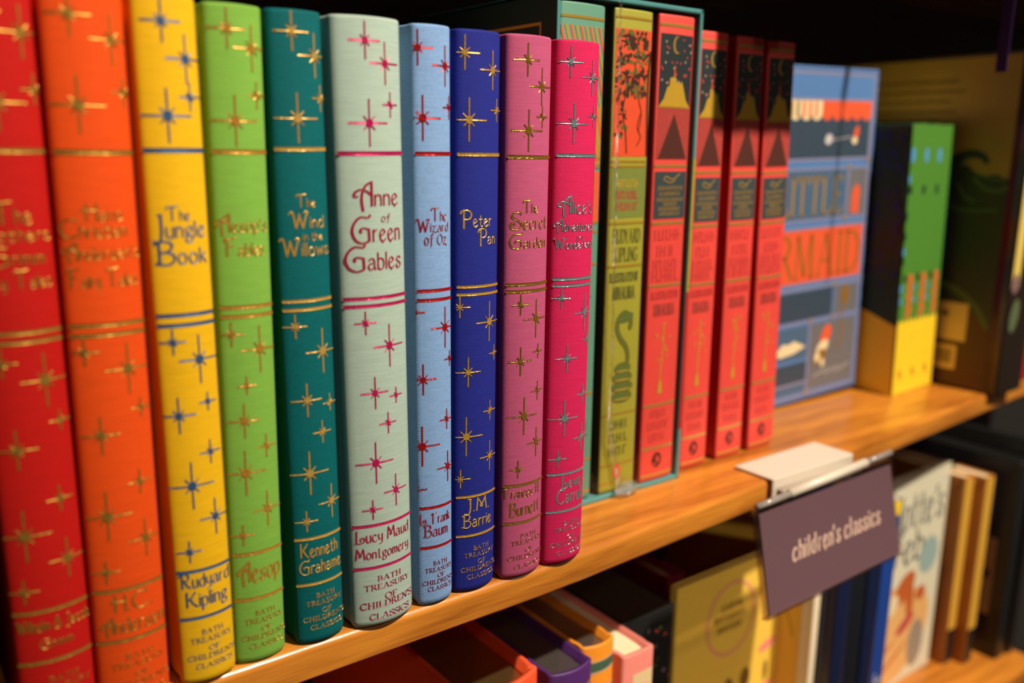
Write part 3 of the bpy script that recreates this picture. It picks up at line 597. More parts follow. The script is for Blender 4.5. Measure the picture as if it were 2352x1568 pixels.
w = 0.0226
r, S = novel('illustrated_novel', 'olive green novel with a coiled snake and red leafy panel, in the slipcase', (0.1234, 0.0374, 0.0022), w, IN_H, 0, M_OLIVE, M_OLIVE_D)
p = Print(0.0024); z0 = -0.0022
bars(p, w, [z + z0 for z in (0.2152, 0.1556, 0.1535, 0.1288, 0.1097, 0.0408, 0.0162, 0.0075)], P_GOLD, 0.0010)
p.poly(rect(0.0012, w - 0.0008, 0.1555, 0.2085), P_FLAME)
p.poly(rect(0.0012, w - 0.0008, 0.129, 0.1505), P_GREENPANEL)
rr = random.Random(11)
for k in range(300):            # foliage hanging from the top and the left edge
    x = rr.uniform(0.0018, w - 0.0020); z = rr.uniform(0.181, 0.2075) if rr.random() < 0.62 else rr.uniform(0.163, 0.205)
    if z < 0.181 and x > 0.0085: continue
    if z < 0.196 and rr.random() < 0.35: continue
    a = rr.uniform(0, 3.1); q = clip_poly(ellipse(x, z, rr.uniform(0.0006, 0.0018), rr.uniform(0.0004, 0.0010), 7, a), 0.0013, w - 0.0009, 0.156, 0.2083)
    p.poly(q, rr.choice((P_LEAF, P_LEAF, P_LEAF, P_MOSS, P_DKOLIVE)), 1 + k % 2)
for pts in ('0.0075,0.182 0.0060,0.174 0.0080,0.166 0.0090,0.157', '0.0155,0.192 0.0150,0.181 0.0172,0.174 0.0160,0.167', '0.0168,0.174 0.0150,0.168 0.0172,0.164 0.0150,0.160', '0.0125,0.195 0.0118,0.186 0.0128,0.180', '0.0215,0.200 0.0208,0.185 0.0217,0.156'):
    p.vf(ribbon(catmull(P_(pts)), 0.00055 if '0.0215' not in pts else 0.0012), P_LEAF, 2)
p.vf(text2d('RUDYARD', 0.0032, w - 0.0028, 0.1200 + z0, 0.0062, 'serif', dens=2, weight=0.8), P_DKOLIVE); p.vf(text2d('KIPLING', 0.0040, w - 0.0040, 0.1118 + z0, 0.0062, 'serif', dens=2, weight=0.8), P_DKOLIVE)
p.vf(text2d('ILLUSTRATED BY', 0.0022, w - 0.0030, 0.1026 + z0, 0.0042, 'serif', dens=2), P_DKOLIVE); p.vf(text2d('MINALIMA', 0.0042, w - 0.0048, 0.0948 + z0, 0.0056, 'serif', dens=2), P_DKOLIVE)
for z in (0.1445, 0.1395, 0.1345): p.vf(scribble2d(0.0045, w - 0.0050, z + z0, 0.0034, rr), P_BRICK if z < 0.14 else P_OCHRE)
# rearing snake: head, hooded neck, coils
sn = catmull(P_('0.0160,0.0795 0.0158,0.0835 0.0120,0.0860 0.0085,0.0835 0.0078,0.0785 0.0100,0.0740 0.0135,0.0700 0.0150,0.0650 0.0140,0.0600'))
p.vf(ribbon(sn, 0.0026), P_DKOLIVE, 1); p.poly(ellipse(0.0128, 0.0838, 0.0050, 0.0022, 14, 0.2), P_MOSS, 2); p.poly(ellipse(0.0158, 0.0796, 0.0013, 0.0020, 10), P_DKOLIVE, 2)
for k, (cz, rx) in enumerate(((0.0600, 0.0052), (0.0558, 0.0064), (0.0512, 0.0070), (0.0466, 0.0066))):
    p.poly(ellipse(0.0120, cz, rx, 0.0030, 16), P_DKOLIVE, 1); p.poly(ellipse(0.0120, cz + 0.0004, rx * 0.86, 0.0014, 14), P_MOSS, 2); p.poly(ellipse(0.0120, cz - 0.0012, rx * 0.8, 0.0004, 14), P_OCHRE, 3)
for z in (0.0335, 0.0270, 0.0205): p.vf(scribble2d(0.0055, w - 0.0055, z + z0, 0.0042, rr), P_DKOLIVE)
p.poly(ellipse(w * 0.47, 0.0103, 0.0024, 0.0036, 16), P_FLAME, 1); p.poly(ellipse(w * 0.47, 0.0103, 0.0010, 0.0018, 12), P_PEBBLE, 2)
p.build('cover_print', S, r)

def red_novel(label, loc, tilt, w, h):
    k = h / 0.2165; Z = lambda z: z * k
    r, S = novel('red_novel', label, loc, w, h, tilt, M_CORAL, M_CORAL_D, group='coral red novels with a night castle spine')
    p = Print(0.0024); rr = random.Random(21); L, Rr = 0.0014, w - 0.0010
    bars(p, w, [Z(z) for z in (0.2122, 0.1515, 0.1257, 0.0968, 0.0388, 0.0172, 0.0035)], P_GOLDBRIGHT, 0.0013)
    p.poly(rect(L, Rr, Z(0.1545), Z(0.2085)), P_NIGHT)
    mo = [(0.5 * w + 0.0026 * math.cos(t), 0.2040 + 0.0038 * math.sin(t)) for t in [math.radians(60 + 240 * q / 14) for q in range(15)]]
    mi = [(0.5 * w + 0.0010 + 0.0023 * math.cos(t), 0.2042 + 0.0033 * math.sin(t)) for t in [math.radians(285 - 210 * q / 14) for q in range(15)]]
    for q in range(14): p.poly([(a, Z(b)) for a, b in (mo[q], mo[q + 1], mi[13 - q], mi[14 - q])], P_GOLDBRIGHT, 1)
    for q in range(34):
        x, z = rr.uniform(L + 0.001, Rr - 0.001), rr.uniform(0.187, 0.2065)
        if abs(x - w / 2) < 0.0038 and z > 0.197: continue
        p.poly(ellipse(x, Z(z), 0.00042, 0.00055, 6), P_CORALDOT if q % 3 else P_PEBBLE, 1)
    c_ = w * 0.5
    hill = [(L, 0.1773), (L + 0.0030, 0.1808), (L + 0.0050, 0.1862), (L + 0.0062, 0.1862), (L + 0.0064, 0.1900), (c_ - 0.0015, 0.1902), (c_ - 0.0010, 0.1955), (c_ - 0.0003, 0.1902), (c_ + 0.0010, 0.1878), (c_ + 0.0022, 0.1890), (c_ + 0.0030, 0.1874), (c_ + 0.0040, 0.1888), (Rr - 0.0050, 0.1858), (Rr - 0.0030, 0.1805), (Rr, 0.1773)]
    for a, b in zip(hill, hill[1:]): p.poly([(a[0], Z(0.1772)), (b[0], Z(0.1772)), (b[0], Z(b[1])), (a[0], Z(a[1]))], P_OCHRE2, 1)
    p.poly([(c_ - 0.0014, Z(0.1905)), (c_ - 0.0004, Z(0.1905)), (c_ - 0.0010, Z(0.1958))], P_FLAME, 2)
    p.poly(rect(L, Rr, Z(0.1545), Z(0.1772)), P_BRICK, 1)
    p.poly([(L + 0.001, Z(0.1548)), (Rr - 0.001, Z(0.1548)), (w * 0.5, Z(0.1745))], P_UMBER, 2)
    p.line(L, Rr, Z(0.1773), 0.0006, P_GOLD, 2)
    for q in range(40): x = rr.uniform(L, Rr); z = rr.uniform(0.158, 0.174); p.poly(ellipse(x, Z(z), 0.0003, 0.0009, 5), P_CORALDOT, 1) if abs(x - w / 2) > (0.1728 - z) * 0.55 + 0.001 else None
    p.poly(rect(L, Rr, Z(0.1278), Z(0.1490)), P_SLATE, 1)
    p.vf(ribbon(catmull([(w * 0.3, Z(0.1450)), (w * 0.36, Z(0.1468)), (w * 0.55, Z(0.1455)), (w * 0.75, Z(0.1480))]), 0.0007), P_GOLDBRIGHT, 2); p.vf(ribbon(catmull([(w * 0.34, Z(0.1448)), (w * 0.5, Z(0.1440)), (w * 0.62, Z(0.1452))]), 0.0006), P_GOLDBRIGHT, 2)
    for z, a in ((0.1408, 0.16), (0.1382, 0.20), (0.1356, 0.14), (0.1336, 0.32), (0.1314, 0.2), (0.1292, 0.22)): p.vf(scribble2d(w * a, w * (1.02 - a), Z(z), 0.0016, rr), P_GOLDBRIGHT, 2)
    for z, a in ((0.1180, 0.14), (0.1105, 0.22), (0.1040, 0.14), (0.0975 + 0.0015, 0.12)): p.vf(scribble2d(w * a, w * (1 - a), Z(z), 0.0048, rr), P_MIDRED)
    p.vf(text2d('ILLUSTRATED BY', w * 0.10, w * 0.90, Z(0.0905), 0.0036, 'serif', dens=2), P_MIDRED); p.vf(text2d('MINALIMA', w * 0.19, w * 0.80, Z(0.0826), 0.0054, 'serif', dens=2, weight=1.1), P_BRICK)
    p.vf(ribbon(catmull([(w * 0.47, Z(0.044)), (w * 0.46, Z(0.056)), (w * 0.5, Z(0.067)), (w * 0.49, Z(0.0785))]), 0.0006), P_OCHRE2, 1); p.poly([(w * 0.40, Z(0.0445)), (w * 0.53, Z(0.0445)), (w * 0.50, Z(0.0505)), (w * 0.43, Z(0.0505))], P_OCHRE2, 1)
    for q in range(12): p.poly(ellipse(w * 0.5 + rr.uniform(-0.2, 0.26) * w, Z(rr.uniform(0.058, 0.079)), 0.0005, 0.0007, 6), P_OCHRE2, 1)
    for z, a in ((0.0325, 0.25), (0.0268, 0.18), (0.0206, 0.24)): p.vf(scribble2d(w * a, w * (1.0 - a), Z(z), 0.0038, rr), P_MIDRED)
    p.poly(ellipse(w * 0.48, Z(0.0108), 0.0031, 0.0038, 18), P_BLACKRED, 1); p.poly(ellipse(w * 0.50, Z(0.0112), 0.0012, 0.0020, 12, 0.4), P_MIDRED, 2); p.poly(ellipse(w * 0.42, Z(0.0088), 0.0010, 0.0008, 10), P_MIDRED, 2)
    p.build('cover_print', S, r); return r
P_CORALDOT = flat('coral_dot_ink', (0.62, 0.06, 0.05)); P_OCHRE2 = flat('golden_hill_ink', (0.52, 0.31, 0.028), rough=0.4)
red_novel('coral red novel with crescent moon and golden hill, inside the slipcase', (0.1494, 0.0370, 0.0022), 0.0, 0.0226, IN_H)
red_novel('coral red novel standing against the right side of the slipcase', (0.1840, 0.0430, 0.0), -0.006, 0.0198, 0.2150)
red_novel('coral red novel between the dark red gap and the last red one', (0.2120, 0.0432, 0.0), -0.014, 0.0206, 0.2147)
red_novel('coral red novel beside the blue face-out book', (0.2382, 0.0430, 0.0), -0.028, 0.0216, 0.2143)

# --- blue face-out book
P_BLUE = flat('sky_blue_ink', (0.085, 0.20, 0.48)); P_LILAC = flat('lilac_frame_ink', (0.22, 0.22, 0.38)); P_DEEP = flat('deep_sea_ink', (0.036, 0.060, 0.100)); P_MIDSEA = flat('mid_sea_ink', (0.065, 0.125, 0.23)); P_CREAM = flat('cream_ink', (0.78, 0.64, 0.40)); P_RED2 = flat('poppy_ink', (0.76, 0.10, 0.035)); P_GREYSEA = flat('grey_sea_ink', (0.14, 0.14, 0.16)); P_CHAR = flat('charcoal_ink', (0.035, 0.032, 0.034)); P_WHITE2 = flat('pearl_ink', (0.55, 0.52, 0.55)); P_SEPIA = flat('sepia_ink', (0.24, 0.12, 0.015))
W, HB = 0.142, 0.2095; X0 = 0.263
r = thing('picture_book', 'blue face-out picture book with an orange title panel and awning', 'book', (X0, 0.0852, 0.0), -0.026)
q = MB(); q.box((0, 0, 0), (W, 0.0030, HB), 0, 0.0008); q.box((0, 0.019, 0), (W, 0.022, HB), 0, 0.0008); q.box((0, 0.003, 0), (0.004, 0.019, HB), 0)
q.build('cover', [flat('blue_cover_board', (0.085, 0.17, 0.40), rough=0.4)], r); q = MB(); q.box((0.004, 0.0031, 0.004), (W - 0.004, 0.0189, HB - 0.004)); q.build('page_block', PAGES, r)
p = Print(); g = lambda x: x - X0
def frame(x0, x1, z0, z1, m, w_=0.0018):
    p.poly(rect(x0, x1, z0, z0 + w_), m, 1); p.poly(rect(x0, x1, z1 - w_, z1), m, 1); p.poly(rect(x0, x0 + w_, z0, z1), m, 1); p.poly(rect(x1 - w_, x1, z0, z1), m, 1)
p.poly(rect(0.003, W - 0.003, 0.003, HB - 0.003), P_BLUE); frame(0.003, W - 0.003, 0.003, HB - 0.003, P_LILAC)
p.poly(rect(0.006, W - 0.006, 0.155, 0.190), P_DEEP, 1); frame(0.005, W - 0.005, 0.1535, 0.191, P_LILAC)
for k in range(12):     # scalloped awning, the left lobes striped cream
    x = 0.010 + k * 0.0105; m_ = P_CREAM if 4 <= k < 7 else P_RED2
    if x + 0.0105 < W - 0.004: p.poly(rect(x, x + 0.0105, 0.182, 0.1895), m_, 2); p.poly([q_ for q_ in ellipse(x + 0.00525, 0.182, 0.00525, 0.0042, 20) if q_[1] <= 0.1821], m_, 2)
for k in range(5): p.poly(rect(0.010 + 0.0105 * 4 + k * 0.006, 0.0124 + 0.0105 * 4 + k * 0.006, 0.1795, 0.1890), P_RED2 if k > 1 else P_SEPIA, 3)
p.poly(ellipse(0.092, 0.1665, 0.0042, 0.0034, 7, 0.4), P_WHITE2, 3); p.poly(ellipse(0.121, 0.1700, 0.0026, 0.0050, 12, -0.3), P_RED2, 3); p.poly(ellipse(0.1195, 0.1655, 0.0030, 0.0024, 12), P_CREAM, 4); p.vf(ribbon([(0.096, 0.166), (0.116, 0.168)], 0.0005), P_WHITE2, 3)
p.poly(rect(0.006, 0.115, 0.1185, 0.1475), P_MIDSEA, 1); p.poly(rect(0.1165, W - 0.006, 0.1185, 0.1475), P_GREYSEA, 1); frame(0.005, W - 0.005, 0.1165, 0.1495, P_LILAC, 0.0016); p.poly(rect(0.1145, 0.1170, 0.118, 0.149), P_LILAC, 2)
p.vf(text2d('THE LITTLE', -0.004 + 0.006, 0.110, 0.1205, 0.0235, 'serif', weight=0.7, dens=3), P_GOLD, 3)
p.poly(ellipse(0.1255, 0.131, 0.0045, 0.0070, 12, -0.15), P_RED2, 3); p.poly(rect(0.121, 0.1295, 0.1195, 0.128), P_RED2, 3)
p.poly(rect(0.0045, W - 0.006, 0.0785, 0.1115), P_RED2, 2); frame(0.0035, W - 0.0045, 0.0765, 0.1132, P_LILAC, 0.0016)
p.vf(text2d('MERMAID', 0.0100, W - 0.009, 0.0815, 0.0265, 'serif', weight=0.62, dens=3), P_SEPIA, 3)
p.poly(rect(0.006, 0.108, 0.054, 0.0725), P_DEEP, 1); p.poly(rect(0.110, W - 0.006, 0.054, 0.0725), P_GREYSEA, 1)
p.poly(ellipse(0.122, 0.066, 0.0045, 0.0072, 12), P_SEPIA, 3); p.vf(ribbon(catmull([(0.122, 0.060), (0.119, 0.050), (0.121, 0.040), (0.116, 0.030)]), 0.002), P_SEPIA, 3)
for z in (0.0525, 0.0740): p.line(0.005, W - 0.005, z, 0.0018, P_LILAC, 2)
p.poly(rect(0.006, 0.084, 0.006, 0.050), P_MIDSEA, 1); p.poly(rect(0.087, W - 0.006, 0.006, 0.050), P_GREYSEA, 1); p.poly(rect(0.0845, 0.0865, 0.005, 0.052), P_LILAC, 2)
p.poly([(0.052, 0.0355), (0.058, 0.0405), (0.064, 0.0395), (0.070, 0.0412), (0.082, 0.0362), (0.070, 0.0330), (0.055, 0.0318)], P_CREAM, 3); p.poly(rect(0.006, 0.084, 0.012, 0.026), P_DEEP, 2); p.line(0.006, 0.084, 0.0275, 0.002, P_BLUE, 3); p.line(0.006, 0.084, 0.0125, 0.0016, P_LILAC, 3)
p.poly(ellipse(0.1035, 0.0400, 0.0050, 0.0085, 14, -0.45), P_RED2, 3); p.poly(ellipse(0.1005, 0.0330, 0.0070, 0.0042, 14, 0.5), P_CREAM, 4); p.poly(ellipse(0.0985, 0.0270, 0.0070, 0.0046, 14, 0.3), P_SEPIA, 4); p.poly(ellipse(0.0955, 0.0270, 0.0028, 0.0036, 12), P_CREAM, 5); p.poly(ellipse(0.1015, 0.0225, 0.0022, 0.0028, 12), P_CREAM, 5)
for k in range(9): p.vf(ribbon([(0.092 + k * 0.004, 0.014 + 0.001 * (k % 3)), (0.100 + k * 0.004, 0.0158 + 0.001 * (k % 3))], 0.0005), P_WHITE2, 3)
for x, z in ((0.0055, 0.1535), (W - 0.0055, 0.1535), (0.0055, 0.190), (0.1155, 0.1495), (0.1155, 0.1165), (0.1095, 0.0525), (0.0855, 0.0525), (0.0855, 0.0055), (0.1095, 0.074)): p.poly(ellipse(x, z, 0.0016, 0.0018, 8), P_GOLD, 5)
p.build('cover_print', front_fn(0.0), r)

# --- three thin green and yellow paperbacks
P_GREEN = flat('grass_green_ink', (0.070, 0.225, 0.028)); P_YEL = flat('sun_yellow_ink', (0.88, 0.60, 0.022)); P_DG = flat('bottle_green_ink', (0.004, 0.030, 0.016)); P_AZ = flat('azure_ink', (0.08, 0.29, 0.62)); P_NAVY = flat('navy_dot_ink', (0.008, 0.014, 0.10)); P_VERM = flat('vermilion_ink', (0.60, 0.13, 0.030))
WT, HT = 0.0172, 0.1795
LABT = ['thin green and yellow book showing its dark dotted cover, leftmost of three', 'thin green and yellow book, middle of three alike', 'thin green and yellow book next to the dark wave book, rightmost of three']
for i in range(3):
    r = thing('thin_paperback', LABT[i], 'book', (0.4100 + 0.0183 * i, 0.0605 + 0.0012 * i, 0.0), -0.046, group='green and yellow paperbacks')
    book(r, WT, HT, 0.12, P_DG, PAGES, sag=0.0005, rc=0.0020, t=0.0008, page_drop=0.0008)
    fp = front_fn(-0.00045); p = Print(); p.poly(rect(0.0002, WT - 0.0002, 0.0002, 0.0500), P_YEL)
    zz = [(WT * k / 6, 0.0505 + (0.0022 if k % 2 else -0.0015)) for k in range(7)]
    p.poly([(0.0002, 0.050)] + [(WT - 0.0002, 0.050)] + [(WT - 0.0002, HT - 0.0002), (0.0002, HT - 0.0002)], P_GREEN); p.poly([(0.0002, 0.049), (WT - 0.0002, 0.049)] + [(min(max(a, 0.0002), WT - 0.0002), b) for a, b in zz[::-1]], P_YEL, 1)
    p.poly(ellipse(WT * 0.16, 0.160, 0.0024, 0.0050, 14), P_AZ, 2); p.poly(ellipse(WT * 0.14, 0.138, 0.0022, 0.0032, 14), P_DG, 2); p.poly(ellipse(WT * 0.28, 0.0800, 0.0020, 0.0030, 14), P_DG, 2); p.poly(ellipse(WT * 0.06, 0.0735, 0.0016, 0.0032, 12), P_AZ, 2); p.poly(ellipse(WT * 0.08, 0.0655, 0.0014, 0.0030, 12), P_AZ, 2)
    if i == 0:
        for z in (0.145, 0.121, 0.108, 0.098, 0.092): p.poly(ellipse(0.0008, z, 0.0012, 0.0030, 10), P_AZ if z in (0.145, 0.098) else P_DG, 2)
    for k in range(9): p.poly(ellipse(WT * (0.64 + 0.06 * (k % 2)), 0.0545 + 0.0033 * k, 0.0034, 0.0016 + 0.0006 * (k % 3 == 1), 12), P_VERM, 2)
    p.poly(ellipse(WT * 0.42, 0.0140, 0.0013, 0.0038, 10, 0.2), P_SEPIA, 2)
    p.build('spine_print', fp, r)
    if i == 0:
        p = Print(); p.poly([(0.0006, 0.0002), (0.110, 0.0002), (0.110, 0.088), (0.0006, 0.0480)], P_YEL, 1)
        rr = random.Random(9)
        for k in range(60): p.poly(ellipse(rr.uniform(0.004, 0.05), rr.uniform(0.075, HT - 0.006), 0.0022, 0.0026, 9), P_NAVY, 2)
        p.build('cover_print', lambda d, z, e: (0.0 - e, d, z), r)

# --- tall dark picture book with a wave on its left face
P_BROWN = flat('old_gold_ink', (0.42, 0.28, 0.035), noise=0.25, scale=25); P_SEAGR = flat('dark_wave_ink', (0.030, 0.045, 0.020)); P_WAVE2 = flat('wave_light_ink', (0.075, 0.14, 0.045)); P_EARTH = flat('dark_earth_ink', (0.085, 0.032, 0.018)); P_TXT = flat('brown_text_ink', (0.10, 0.06, 0.02)); P_BUFF = flat('buff_sticker', (0.80, 0.62, 0.22)); P_SPINEY = flat('pale_yellow_ink', (0.70, 0.52, 0.12))
XD, YD, HD = 0.4695, 0.0195, 0.2255
r = thing('picture_book', 'tall dark picture book with a curling wave at the right end of the shelf', 'book', (XD, YD, 0.0))
book(r, 0.036, HD, 0.262, flat('glossy_dark_board', (0.022, 0.014, 0.010), rough=0.16, coat=0.6), PAGES, sag=0.0008, rc=0.0012, t=0.0028)
p = Print(); p.poly(rect(0.0095, 0.258, 0.150, HD - 0.0015), P_BROWN); p.poly(rect(0.0095, 0.258, 0.0015, 0.150), P_SEAGR)
p.poly([(0.0095, 0.1440), (0.0167, 0.1481), (0.0262, 0.1470), (0.0324, 0.1490), (0.0360, 0.1530), (0.0480, 0.1560), (0.0620, 0.1520), (0.095, 0.152), (0.095, 0.118), (0.0095, 0.118)], P_SEAGR, 2)
p.poly([(0.0095, 0.1441), (0.0095, 0.1505), (0.0300, 0.1505), (0.0324, 0.1490), (0.0262, 0.1470), (0.0167, 0.1481)], P_BROWN, 1)
cr_ = catmull(P_('0.0560,0.1480 0.0480,0.1555 0.0400,0.1600 0.0330,0.1612 0.0270,0.1590 0.0246,0.1556'), False, 5)
n_ = len(cr_)
for k in range(n_ - 1):         # the crest thins towards its tip
    p.vf(ribbon([cr_[k], cr_[k + 1]], 0.0085 * (1 - 0.62 * k / n_), 0.0), P_SEAGR, 3)
for pts, w_ in (('0.0425,0.1519 0.0401,0.1562 0.0368,0.1595', 0.0022), ('0.0316,0.1452 0.0238,0.1385 0.0140,0.1375 0.0100,0.1400', 0.0030), ('0.0291,0.1475 0.0190,0.1449 0.0100,0.1452', 0.0018), ('0.0428,0.1420 0.0374,0.1337 0.0297,0.1298', 0.0024), ('0.050,0.127 0.036,0.1235 0.014,0.125', 0.0020)): p.vf(ribbon(catmull(P_(pts)), w_, 0.0), P_WAVE2, 5)
p.poly([(0.258, 0.0015), (0.0095, 0.0015), (0.0095, 0.045), (0.030, 0.060), (0.050, 0.038), (0.08, 0.030), (0.258, 0.02)], P_EARTH, 2)
p.vf(ribbon(catmull(P_('0.012,0.046 0.022,0.060 0.040,0.071 0.066,0.074')), 0.0045, 0.0), P_WAVE2, 4)
rr = random.Random(4)
for k, (z, a, b) in enumerate(((0.208, 0.05, 0.13), (0.2015, 0.045, 0.15), (0.195, 0.055, 0.16), (0.188, 0.05, 0.16), (0.182, 0.062, 0.16))):
    p.vf(scribble2d(a, b, z, 0.0022, rr), P_TXT, 2)
p.poly(rect(0.0250, 0.0460, 0.0335, 0.0600), P_BUFF, 5); p.poly(rect(0.0300, 0.0480, 0.0130, 0.0300), P_BUFF, 5)
for k in range(11): p.poly(rect(0.0330 + k * 0.0010, 0.0330 + k * 0.0010 + 0.0004 + 0.0002 * (k % 3), 0.0165, 0.0270), P_TXT, 6)
p.poly(ellipse(0.041, 0.052, 0.003, 0.002, 8), P_TXT, 6)
p.build('cover_print', lambda d, z, e: (-e, d, z), r)
p = Print(); p.poly(rect(0.0012, 0.035, 0.074, HD - 0.002), P_SPINEY); p.vf(scribble2d(0.012, 0.03, 0.13, 0.010, rr), P_MOSS); p.poly(ellipse(0.006, 0.077, 0.0045, 0.007, 14), flat('mauve_ink', (0.20, 0.11, 0.13)), 2); p.poly(ellipse(0.010, 0.055, 0.006, 0.012, 10, -0.2), flat('dusky_green_ink', (0.10, 0.13, 0.06)), 2)
p.build('spine_print', front_fn(-0.0006), r)
r = thing('hardback_book', 'deep red book just past the tall dark picture book', 'book', (0.5085, 0.030, 0.0)); book(r, 0.030, 0.195, 0.14, M_CORAL_D, PAGES, sag=0.0008)
# ------------------------------------------------------------------ shelf-edge sign
WHITE = flat('white_enamel', (0.60, 0.53, 0.46), rough=0.35, noise=0.02); ACR = clear('clear_acrylic', (0.93, 0.90, 0.90), gloss=0.07, rough=0.05); ACR_E = clear('acrylic_edge', (0.86, 0.80, 0.78), gloss=0.22, rough=0.2)
ROD = flat('frosted_rod', (0.24, 0.21, 0.20), rough=0.18); CARD = flat('dusky_plum_card', (0.168, 0.100, 0.132), rough=0.55, noise=0.03); CARDTXT = flat('pale_pink_lettering', (0.85, 0.66, 0.56), rough=0.6)
r = thing('shelf_sign', 'plum card sign in a clear holder clipped to the shelf edge by a white bracket', 'sign', (0.0, 0.0, 0.0))
q = MB(); q.box((0.2105, 0.0050, 0.0004), (0.2790, 0.0290, 0.0016), 0, 0.0004); q.box((0.2105, 0.0044, -0.0115), (0.2790, 0.0058, 0.0016), 0, 0.0005); q.build('bracket', WHITE, r)
q = MB(); q.tube([(0.2120, -0.0044, -0.0031), (0.2765, -0.0044, -0.0003)], 0.0023, 0, 14); q.box((0.2140, -0.0044, -0.0050), (0.2740, 0.0046, -0.0040)); q.build('hinge_tube', WHITE, r, True)
q = MB(); q.tube([(0.1870, -0.0046, -0.0042), (0.2120, -0.0046, -0.0031)], 0.0017, 0, 12); q.build('clear_rod', ROD, r, True); q = MB(); q.tube([(0.2765, -0.0046, -0.0003), (0.3000, -0.0046, 0.0007)], 0.0017, 0, 12); q.build('clear_rod', ROD, r, True)
# the panel swings out at its foot
A = Vector((0.1850, -0.0050, -0.0030)); B = Vector((0.2985, -0.0050, -0.0010)); Cc = Vector((0.1815, -0.0190, -0.0535)); ex = (B - A); ez = (A - Cc); ny = ex.cross(ez).normalized()
if ny.y > 0: ny = -ny
def sgn(u, v, e): return A + ex * u - ez * (1 - v) + ny * e
def slab(mb, u0, u1, v0, v1, e0, e1, i=0):
    V = [sgn(u, v, e) for e in (e0, e1) for u, v in ((u0, v0), (u1, v0), (u1, v1), (u0, v1))]
    mb.add(V, [(0, 3, 2, 1), (4, 5, 6, 7), (0, 1, 5, 4), (1, 2, 6, 5), (2, 3, 7, 6), (3, 0, 4, 7)], i)
q = MB(); slab(q, -0.014, 1.0, 0.0, 0.965, 0.0005, 0.0017); slab(q, -0.014, 1.0, 0.0, 0.965, -0.0021, -0.0009); q.build('clear_holder', ACR, r)
q = MB(); slab(q, -0.014, 0.012, 0.0, 0.965, -0.0009, 0.0005); slab(q, -0.014, 1.0, -0.012, 0.0, -0.0021, 0.0017); slab(q, -0.014, 1.0, 0.965, 0.975, -0.0021, 0.0017); q.build('holder_rim', ACR_E, r)
q = MB(); slab(q, 0.016, 0.997, 0.004, 0.915, -0.0006, 0.0003); q.build('card', CARD, r)
Wc, Hc = ex.length, ez.length
V, F = text2d("children's classics", 0.205 * Wc, 0.865 * Wc, 0.385 * Hc, 0.0088, 'italic', low=0.0060, weight=1.5, slant=0.22, dens=5)
mesh('lettering', [sgn(a / Wc, b / Hc, 0.00045) for a, b, _ in V], F, CARDTXT, r)
# a narrow strip hanging edge-on from the shelf above, and the card sign clipped there, above the frame, that shades the red novels
r = thing('hanging_strip', 'dark purple strip hanging edge-on at the upper right', 'sign', (0, 0, 0))
q = MB(); q.box((0.3760, -0.0052, 0.2052), (0.3766, 0.0008, 0.3140), 0); q.build('card', flat('dark_violet_card', (0.030, 0.010, 0.085), rough=0.5), r)
q = MB(); q.box((0.3745, -0.0052, 0.3135), (0.3790, 0.0290, 0.3148), 0, 0.0003); q.build('clip', WHITE, r)
r = thing('shelf_sign', 'plum card sign clipped to the shelf above, just over the top of the picture', 'sign', (0, 0, 0))
q = MB(); q.box((0.2100, -0.0126, 0.2478), (0.2770, -0.0114, 0.3160), 0); q.build('card', CARD, r)
q = MB(); q.box((0.2150, -0.0114, 0.3135), (0.2600, 0.0300, 0.3148), 0, 0.0003); q.build('bracket', WHITE, r)

# ------------------------------------------------------------------ lower shelf
ZS = -0.236
def low_book(name, label, x, y, top, w, depth, cm, pm, sag=0.0016, rc=0.0012, t=0.0024, drop=0.004, tilt=0.0, group=None):
    r = thing(name, label, 'book', (x, y, ZS), tilt, group=group); S = book(r, w, top - ZS, depth, cm, pm, sag=sag, rc=rc, t=t, page_drop=drop); return r, S, top - ZS
C_OR = flat('orange_cloth', (0.80, 0.085, 0.022), rough=0.6, bump=0.3, scale=900); C_PU = flat('purple_cloth', (0.072, 0.018, 0.135), rough=0.5, bump=0.3, scale=900); C_AM = flat('amber_cloth', (0.78, 0.26, 0.018), rough=0.5, bump=0.3, scale=900); C_PK = flat('salmon_pink_board', (0.74, 0.22, 0.19), rough=0.45)
C_BK = flat('black_board', (0.010, 0.010, 0.011), rough=0.35); C_BR = flat('dark_brown_paper', (0.040, 0.020, 0.010), rough=0.7)
r, S, h = low_book('leather_classic', 'orange-red book with gilt page edges, leftmost on the lower shelf', 0.0335, 0.017, -0.0575, 0.0395, 0.15, C_OR, GILT, sag=0.0050, t=0.0028, drop=0.0055)
p = Print(0.0024); [p.line(0.001, 0.0385, h - z, 0.0012, GOLD) for z in (0.010, 0.013)]; p.build('spine_print', S, r)
r, S, h = low_book('leather_classic', 'purple book with silvered page edges beside the orange-red one', 0.0790, 0.0165, -0.0640, 0.0250, 0.15, C_PU, SILVERED, sag=0.0034, t=0.0020, drop=0.0045)
p = Print(0.0024); p.line(0.001, 0.024, h - 0.010, 0.0008, GOLD); [p.poly(ellipse(0.003 + 0.0032 * k, h - 0.016, 0.0012, 0.0022, 8), PALE_GOLD, 1) for k in range(7)]; p.line(0.001, 0.024, h - 0.021, 0.0008, GOLD); p.build('spine_print', S, r)
r, S, h = low_book('leather_classic', 'amber book with green spine bands and silvered edges', 0.1050, 0.0250, -0.0640, 0.0205, 0.15, C_AM, SILVERED, sag=0.0030, t=0.0018, drop=0.0045)
p = Print(0.0024); GB = flat('mottled_green_band', (0.055, 0.115, 0.075), noise=0.5, scale=400)
for z in (0.0085, 0.0235, 0.0385): p.poly(rect(0.001, 0.0195, h - z - 0.0048, h - z), GB); p.line(0.001, 0.0195, h - z + 0.0004, 0.0007, P_PEBBLE); p.line(0.001, 0.0195, h - z - 0.0052, 0.0007, P_PEBBLE)
